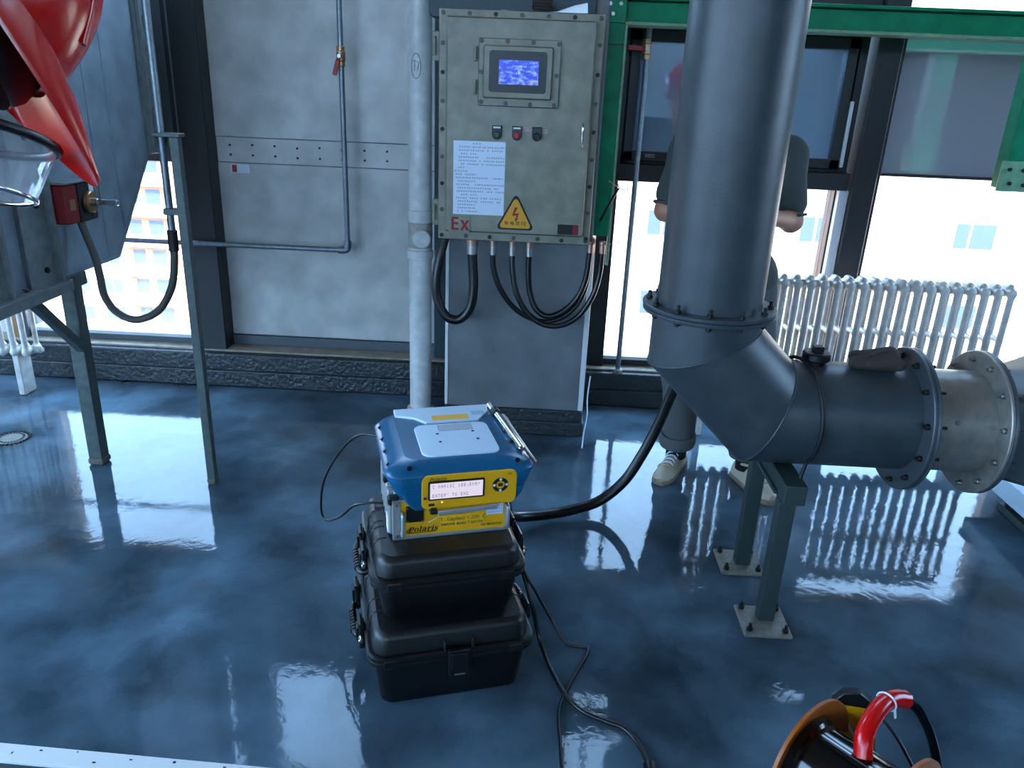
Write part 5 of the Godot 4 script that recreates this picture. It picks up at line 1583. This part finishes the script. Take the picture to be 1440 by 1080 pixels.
func shoe(p: Node3D, ank: Vector3, toe: Vector3) -> void:
	var d := V(toe.x - ank.x, 0, toe.z - ank.z)
	var f := d.normalized()
	var r := V(-f.z, 0, f.x)
	var l := 0.285
	var heel := V(toe.x, 0, toe.z) - f * l
	var prof := [[0.0, 0.028, 0.055], [0.05, 0.034, 0.075], [0.25, 0.036, 0.085], [0.45, 0.038, 0.072], [0.62, 0.044, 0.058], [0.80, 0.045, 0.044], [0.93, 0.036, 0.034], [1.0, 0.018, 0.022]]
	var rings: Array = []
	var sole: Array = []
	for q in prof:
		var c: Vector3 = heel + f * (l * q[0])
		var ra: Array = []
		var rb: Array = []
		for j in 20:
			var a := TAU * j / 20
			var y: float = 0.026 + maxf(0.0, sin(a)) * float(q[2]) - maxf(0.0, -sin(a)) * 0.008
			ra.append(c + r * (float(q[1]) * cos(a) * (1.0 if sin(a) < 0.3 else 0.94)) + V(0, y, 0))
			rb.append(c + r * ((float(q[1]) + 0.004) * signf(cos(a)) * pow(absf(cos(a)), 0.4)) + V(0, 0.014 + 0.014 * signf(sin(a)) * pow(absf(sin(a)), 0.4), 0))
		rings.append(ra)
		sole.append(rb)
	var s := part(p, "shoe", G.new().loft(rings), M.shoe_leather)
	part(s, "sole", G.new().loft(sole), M.shoe_sole)
	for k in 5:
		var c := heel + f * (l * (0.40 + k * 0.07)) + V(0, 0.112 - k * 0.0085, 0)
		part(s, "lace", G.new().tube(smooth([c - r * 0.026 - V(0, 0.012, 0), c - r * 0.012 + V(0, 0.002, 0), c + r * 0.012 + f * 0.008 + V(0, 0.001, 0), c + r * 0.026 + f * 0.012 - V(0, 0.014, 0)], 4), 0.003, 6), M.paper)
	part(s, "toe_seam", G.new().tube(smooth([heel + f * (l * 0.70) + r * 0.042 + V(0, 0.045, 0), heel + f * (l * 0.76) + r * 0.025 + V(0, 0.072, 0), heel + f * (l * 0.77) + V(0, 0.076, 0), heel + f * (l * 0.76) - r * 0.025 + V(0, 0.072, 0), heel + f * (l * 0.70) - r * 0.042 + V(0, 0.045, 0)], 4), 0.0025, 6), M.shoe_leather)
	part(s, "collar", G.new().tube(smooth([heel + f * 0.02 + V(0, 0.100, 0), heel + f * 0.06 + r * 0.036 + V(0, 0.100, 0), heel + f * 0.12 + r * 0.028 + V(0, 0.112, 0), heel + f * 0.135 + V(0, 0.118, 0), heel + f * 0.12 - r * 0.028 + V(0, 0.112, 0), heel + f * 0.06 - r * 0.036 + V(0, 0.100, 0)], 4, true), 0.007, 8, true), M.shoe_leather)

func clothe(p: Node3D, J: Dictionary, cuffs: bool) -> void:
	var s := Sdf.new(0.012, 0.045)
	s.bone(J.pelvis + V(-0.07, 0.02, 0), J.pelvis + V(0.07, 0.02, 0), 0.128, 0.128)
	s.bone(J.pelvis + V(0, 0.05, 0), J.chest, 0.135, 0.142)
	s.bone(J.chest + (J.shl - J.chest) * 0.5, J.chest + (J.shr - J.chest) * 0.5, 0.122, 0.122)
	s.bone(J.shl, J.shr, 0.072, 0.072)
	s.bone(J.chest, J.neck - V(0, 0.03, 0), 0.12, 0.07)
	for q in ["l", "r"]:
		s.bone(J["sh" + q], (J["sh" + q] as Vector3).lerp(J["elb" + q], 0.72), 0.070, 0.066)
	var g := G.new()
	s.build(g)
	var sh := part(p, "shirt", g, M.shirt)
	for q in ["l", "r"]:
		var h: Vector3 = (J["sh" + q] as Vector3).lerp(J["elb" + q], 0.93)
		var dir: Vector3 = ((J["elb" + q] as Vector3) - (J["sh" + q] as Vector3)).normalized()
		var sx := dir.cross(Vector3.BACK).normalized()
		var sy := dir.cross(sx)
		var hem: Array = []
		for i in 20:
			hem.append(h + (sx * cos(TAU * i / 20) + sy * sin(TAU * i / 20)) * (0.054 + 0.003 * sin(i * 1.9)))
		part(sh, "sleeve_hem", G.new().tube(hem, 0.006, 8, true), M.shirt)
	var t := Sdf.new(0.012, 0.04)
	t.bone(J.pelvis + V(-0.06, -0.03, 0), J.pelvis + V(0.06, -0.03, 0), 0.122, 0.122)
	for q in ["l", "r"]:
		t.bone(J["hip" + q], J["knee" + q], 0.105, 0.084)
		t.bone(J["knee" + q], J["ank" + q] + V(0, 0.075, 0), 0.084, 0.072)
	var gt := G.new()
	t.build(gt)
	var tr := part(p, "trousers", gt, M.jeans)
	for q in ["l", "r"]:
		var a: Vector3 = J["ank" + q]
		var up: Vector3 = ((J["knee" + q] as Vector3) - a).normalized()
		var b0 := Vector3.RIGHT.slide(up).normalized()
		var bs := Basis(b0, up, b0.cross(up))
		if cuffs:
			part(tr, "rolled_cuff", G.new().lathe([Vector2(0.066, 0.035), Vector2(0.078, 0.032), Vector2(0.083, 0.05), Vector2(0.082, 0.085), Vector2(0.076, 0.092), Vector2(0.07, 0.09)], 24, Transform3D(bs, a)), M.jeans)
		part(p, "sock", G.new().cyl(a - V(0, 0.030, 0), a + up * 0.07, 0.0465, 16), M.sock)

func person_behind() -> void:
	var J := {
		"pelvis": V(0.80, 0.90, -3.19), "chest": V(0.77, 1.27, -3.18), "neck": V(0.785, 1.47, -3.18), "head": V(0.80, 1.55, -3.20),
		"shl": V(0.575, 1.415, -3.17), "shr": V(0.955, 1.405, -3.17), "elbl": V(0.50, 1.185, -3.12), "elbr": V(0.995, 1.165, -3.12), "wrl": V(0.66, 1.20, -2.93), "wrr": V(0.86, 1.20, -2.93),
		"hipl": V(0.70, 0.86, -3.19), "hipr": V(0.90, 0.86, -3.19), "kneel": V(0.655, 0.49, -3.17), "kneer": V(0.955, 0.48, -3.13), "ankl": V(0.68, 0.10, -3.215), "ankr": V(0.975, 0.10, -3.12), "toel": V(0.585, 0.03, -3.045), "toer": V(1.045, 0.03, -2.915)}
	var p := thing("person", "person in dark green shirt and rolled-up grey jeans, mostly hidden behind the thick duct", "person", V(0.82, 0, -3.19))
	var g := G.new()
	var s := Sdf.new(0.012, 0.035)
	body_bones(s, J)
	s.build(g)
	head(g, V(0.80, 1.625, -3.20), Basis(Vector3.UP, PI + 0.1))
	hand(g, J.wrl, (V(0.76, 1.22, -2.90) - J.wrl).normalized(), V(0, 0.9, -0.3).normalized(), 1.0)
	hand(g, J.wrr, (V(0.76, 1.22, -2.90) - J.wrr).normalized(), V(0, 0.9, -0.3).normalized(), -1.0)
	part(p, "body", g, M.skin)
	clothe(p, J, true)
	for q in ["l", "r"]:
		shoe(p, J["ank" + q], J["toe" + q])
	helmet("hard_hat", "red hard hat behind the duct, seen only as a reflection in the window", V(0.80, 1.668, -3.195), Basis(Vector3.UP, PI + 0.1))

func person_near() -> void:
	# leans in from the left: only the peak of the helmet and the glasses come into the frame
	var hb := Basis()
	var fwd := V(0.549, -0.765, -0.336).normalized()      # where the face points
	var upv := V(0.468, 0.614, -0.635)
	upv = (upv - fwd * upv.dot(fwd)).normalized()
	hb = Basis(fwd.cross(upv), upv, -fwd)
	var hc := V(-0.494, 1.668, -0.661)
	helmet("hard_hat", "red hard hat with its peak dipping into the top left corner", hc, hb)
	var sc := hc - upv * 0.055 - fwd * 0.028
	var J := {
		"pelvis": V(-0.98, 0.97, -0.42), "chest": V(-0.83, 1.25, -0.52), "neck": V(-0.69, 1.45, -0.56), "head": V(-0.60, 1.54, -0.57),
		"shl": V(-0.665, 1.40, -0.76), "shr": V(-0.785, 1.40, -0.42), "elbl": V(-0.73, 1.12, -0.79), "elbr": V(-0.83, 1.11, -0.36), "wrl": V(-0.80, 0.88, -0.72), "wrr": V(-0.80, 0.87, -0.42),
		"hipl": V(-0.97, 0.93, -0.52), "hipr": V(-0.99, 0.93, -0.32), "kneel": V(-0.98, 0.50, -0.53), "kneer": V(-1.0, 0.50, -0.31), "ankl": V(-1.03, 0.10, -0.53), "ankr": V(-1.05, 0.10, -0.30), "toel": V(-0.87, 0.03, -0.50), "toer": V(-0.89, 0.03, -0.24)}
	var p := thing("person", "person bending in from the left edge with clear safety glasses", "person", V(-0.98, 0, -0.42))
	var g := G.new()
	var s := Sdf.new(0.014, 0.035)
	body_bones(s, J)
	s.build(g)
	head(g, sc, hb)
	hand(g, J.wrl, V(0.1, -1, -0.05).normalized(), V(0.8, 0.0, 0.6).normalized(), 1.0)
	hand(g, J.wrr, V(0.1, -1, -0.05).normalized(), V(-0.6, 0.0, -0.8).normalized(), -1.0)
	part(p, "body", g, M.skin)
	var hg := G.new()
	hg.x = Transform3D(hb, sc)
	hg.ball(V(0, 0.02, 0.028), V(0.086, 0.078, 0.092), 10, 18)
	part(p, "hair", hg, M.hair)
	clothe(p, J, false)
	for q in ["l", "r"]:
		shoe(p, J["ank" + q], J["toe" + q])
	var eu := (upv * 0.82 - fwd * 0.57).normalized()
	var ef := (fwd * 0.82 + upv * 0.57).normalized()
	var e := thing("safety_glasses", "clear wraparound safety glasses with a dark frame under the red peak", "glasses", hc - upv * 0.036 + fwd * 0.150 - eu * 0.028 - ef * 0.120, "", Basis(ef.cross(eu), eu, -ef))
	var lg := G.new()
	var r0: Array = []
	var r1: Array = []
	for i in 25:
		var a := PI * (i / 24.0) * 0.92 + PI * 0.04
		r0.append(V(-cos(a) * 0.080, 0.028, -0.045 - sin(a) * 0.075))
		r1.append(V(-cos(a) * 0.074, -0.017, -0.042 - sin(a) * 0.066))
	for i in 24:
		lg.flat(r0[i], r0[i + 1], r1[i + 1], r1[i], (r0[i] + r1[i]) * V(1, 0, 1))
	part(e, "lens", lg, M.lens_clear)
	var top: Array = []
	for q in r0:
		top.append(q + V(0, 0.001, 0))
	part(e, "brow_bar", G.new().tube(top, 0.0042, 8), M.black_plastic)
	part(e, "lower_edge", G.new().tube(r1, 0.0022, 6), M.chrome)
	for q in [-1.0, 1.0]:
		part(e, "temple_arm", G.new().beam(V(q * 0.082, 0.022, -0.045), V(q * 0.084, 0.012, 0.05), 0.004, 0.012, Vector3.UP, 0.001), M.black_plastic)

# ---------------------------------------------------------------- cable reel, bottom right
func reel() -> void:
	var c := V(0.690, 0.163, -1.408)
	var ax := V(0.62, 0.06, 0.78).normalized()
	var up := (Vector3.UP - ax * ax.y).normalized()
	var bk := ax.cross(up)
	var b := Basis(bk, ax, up)      # lathe axis along the reel
	var t := Transform3D(b, c)
	var r := thing("cable_reel", "cable reel with orange discs, black drum and a red-gripped carrying frame on the floor", "cable reel", V(c.x, 0, c.z))
	for q in [0.0, 0.24]:
		part(r, "disc", G.new().lathe([Vector2(0.0, q), Vector2(0.118, q), Vector2(0.148, q + (0.014 if q < 0.1 else -0.014)), Vector2(0.1545, q + (0.013 if q < 0.1 else -0.013)), Vector2(0.155, q + (0.005 if q < 0.1 else -0.005)), Vector2(0.119, q + (-0.008 if q < 0.1 else 0.008)), Vector2(0.0, q + (-0.008 if q < 0.1 else 0.008))], 64, t), M.reel_orange)
	var dm := part(r, "drum", G.new().lathe([Vector2(0.0, 0.002), Vector2(0.108, 0.002), Vector2(0.108, 0.02), Vector2(0.101, 0.026), Vector2(0.101, 0.214), Vector2(0.108, 0.220), Vector2(0.108, 0.238), Vector2(0.0, 0.238)], 64, t), M.drum_black)
	part(dm, "drum_rib", G.new().beam(t * V(0.015, 0.03, 0.101), t * V(0.015, 0.21, 0.101), 0.010, 0.006, up, 0.002), M.drum_black)
	part(r, "hub", G.new().lathe([Vector2(0.0, -0.03), Vector2(0.022, -0.03), Vector2(0.022, 0.27), Vector2(0.0, 0.27)], 20, t), M.black_plastic)
	# tubular frame with the red grip on top
	var fr := smooth([V(0.885, 0.008, -1.275), V(0.865, 0.09, -1.285), V(0.815, 0.19, -1.300), V(0.786, 0.24, -1.309), V(0.768, 0.275, -1.318), V(0.776, 0.312, -1.345), V(0.806, 0.33, -1.380), V(0.840, 0.335, -1.412), V(0.872, 0.331, -1.432), V(0.915, 0.312, -1.446), V(0.955, 0.27, -1.452), V(0.995, 0.20, -1.448), V(1.025, 0.11, -1.440), V(1.040, 0.008, -1.430)], 7)
	part(r, "frame", G.new().tube(fr, 0.0115, 14), M.drum_black)
	var gr := smooth([V(0.768, 0.268, -1.316), V(0.774, 0.308, -1.342), V(0.806, 0.330, -1.380), V(0.840, 0.336, -1.412), V(0.872, 0.332, -1.432), V(0.905, 0.320, -1.444)], 6)
	var gp := part(r, "grip", G.new().tube(gr, 0.0205, 7), M.red_plastic, "red moulded grip")
	var tie: Array = []
	var tc := V(0.845, 0.336, -1.416)
	var td := V(0.75, 0.05, -0.66).normalized()
	var tn := td.cross(Vector3.UP).normalized()
	var tu := tn.cross(td)
	for i in 20:
		tie.append(tc + (tn * cos(TAU * i / 20) + tu * sin(TAU * i / 20)) * 0.0222)
	part(gp, "cable_tie", G.new().tube(tie, 0.0021, 6, true).beam(tc + tn * 0.021 - tu * 0.008, tc + tn * 0.026 - tu * 0.028, 0.006, 0.004), M.paper)
	# yellow warning plate standing behind the drum on a dark bracket
	var rt := V(0.954, 0, 0.30)
	var fw := V(-0.30, 0, 0.954)
	var g := G.new()
	g.x = Transform3D(Basis(rt, Vector3.UP, fw), V(0.80, 0.0, -1.50))
	g.prism(PackedVector2Array([Vector2(-0.012, 0.02), Vector2(0.115, 0.02), Vector2(0.092, 0.11), Vector2(0.075, 0.205), Vector2(0.054, 0.258), Vector2(-0.004, 0.250), Vector2(-0.016, 0.20)]), -0.004, 0.0)
	var wp := part(r, "warning_plate", g, M.yellow_panel)
	for q in [[0.0, 0.215, 0.052, 0.135], [-0.004, 0.172, 0.046, 0.100], [0.004, 0.160, 0.052, 0.090]]:
		var g2 := G.new()
		g2.x = g.x
		g2.beam(V(q[0], q[1], 0.0012), V(q[2], q[3], 0.0012), 0.006, 0.001, V(0, 0, 1))
		part(wp, "stripe", g2, M.paper)
	var g3 := G.new()
	g3.x = g.x
	g3.prism(PackedVector2Array([Vector2(-0.028, 0.02), Vector2(-0.012, 0.02), Vector2(-0.014, 0.20), Vector2(-0.004, 0.245), Vector2(0.054, 0.252), Vector2(0.066, 0.235), Vector2(0.056, 0.272), Vector2(0.026, 0.292), Vector2(-0.010, 0.280), Vector2(-0.030, 0.250)]), -0.016, 0.006, 0.003)
	part(r, "bracket", g3, M.black_plastic)
	single("cord", G.new().tube(smooth([V(0.84, 0.265, -1.470), V(0.87, 0.25, -1.455), V(0.90, 0.22, -1.42), V(0.925, 0.18, -1.37), V(0.94, 0.16, -1.32)], 6), 0.0042, 8), M.rubber, "thin black cord hanging inside the reel's carrying frame", "cord")

# ---------------------------------------------------------------- remaining small things
func small_things() -> void:
	var dr := thing("floor_drain", "round pale floor drain set in the dark floor at the left edge", "drain", V(-2.40, 0, -3.16))
	part(dr, "plate", G.new().lathe([Vector2(0, 0.004), Vector2(0.062, 0.004), Vector2(0.066, 0.0), Vector2(0, 0.0)], 32, Transform3D(Basis(), V(-2.40, 0.001, -3.16))), M.plate_pale)
	for rr in [0.052, 0.075]:
		for i in 26:
			var a := TAU * i / 26
			part(dr, "slot", G.new().box(V(-2.40 + rr * cos(a), 0.0035, -3.16 + rr * sin(a)), V(0.009, 0.006, 0.009)), M.ink)
	var le := thing("metal_ledge", "pale painted metal ledge along the bottom left corner, nearest the camera", "ledge", V(-1.0, 0, -1.25))
	part(le, "top_plate", G.new().beam(V(-1.70, 0.10, -1.352), V(-0.50, 0.10, -1.312), 0.05, 0.012, Vector3.UP, 0.003), M.white_paint)
	part(le, "side_plate", G.new().beam(V(-1.70, 0.045, -1.322), V(-0.50, 0.045, -1.282), 0.012, 0.10, Vector3.UP, 0.002), M.support_green)
	for i in 8:
		part(le, "chip", G.new().box(V(-1.20 + i * 0.085 + rng.randf_range(-0.03, 0.03), 0.1062, -1.332 + rng.randf_range(-0.014, 0.014)), V(rng.randf_range(0.003, 0.008), 0.0012, rng.randf_range(0.003, 0.006)), 0.0004), M.bolt_dark)
	single("wire", G.new().tube(smooth([V(0.285, 0.33, -3.50), V(0.278, 0.22, -3.49), V(0.282, 0.14, -3.47), V(0.272, 0.05, -3.46), V(0.268, 0.006, -3.44), V(0.262, 0.004, -3.38)], 6), 0.003, 6), M.paper, "thin pale wire trailing down the right edge of the grey pillar to the floor", "wire")
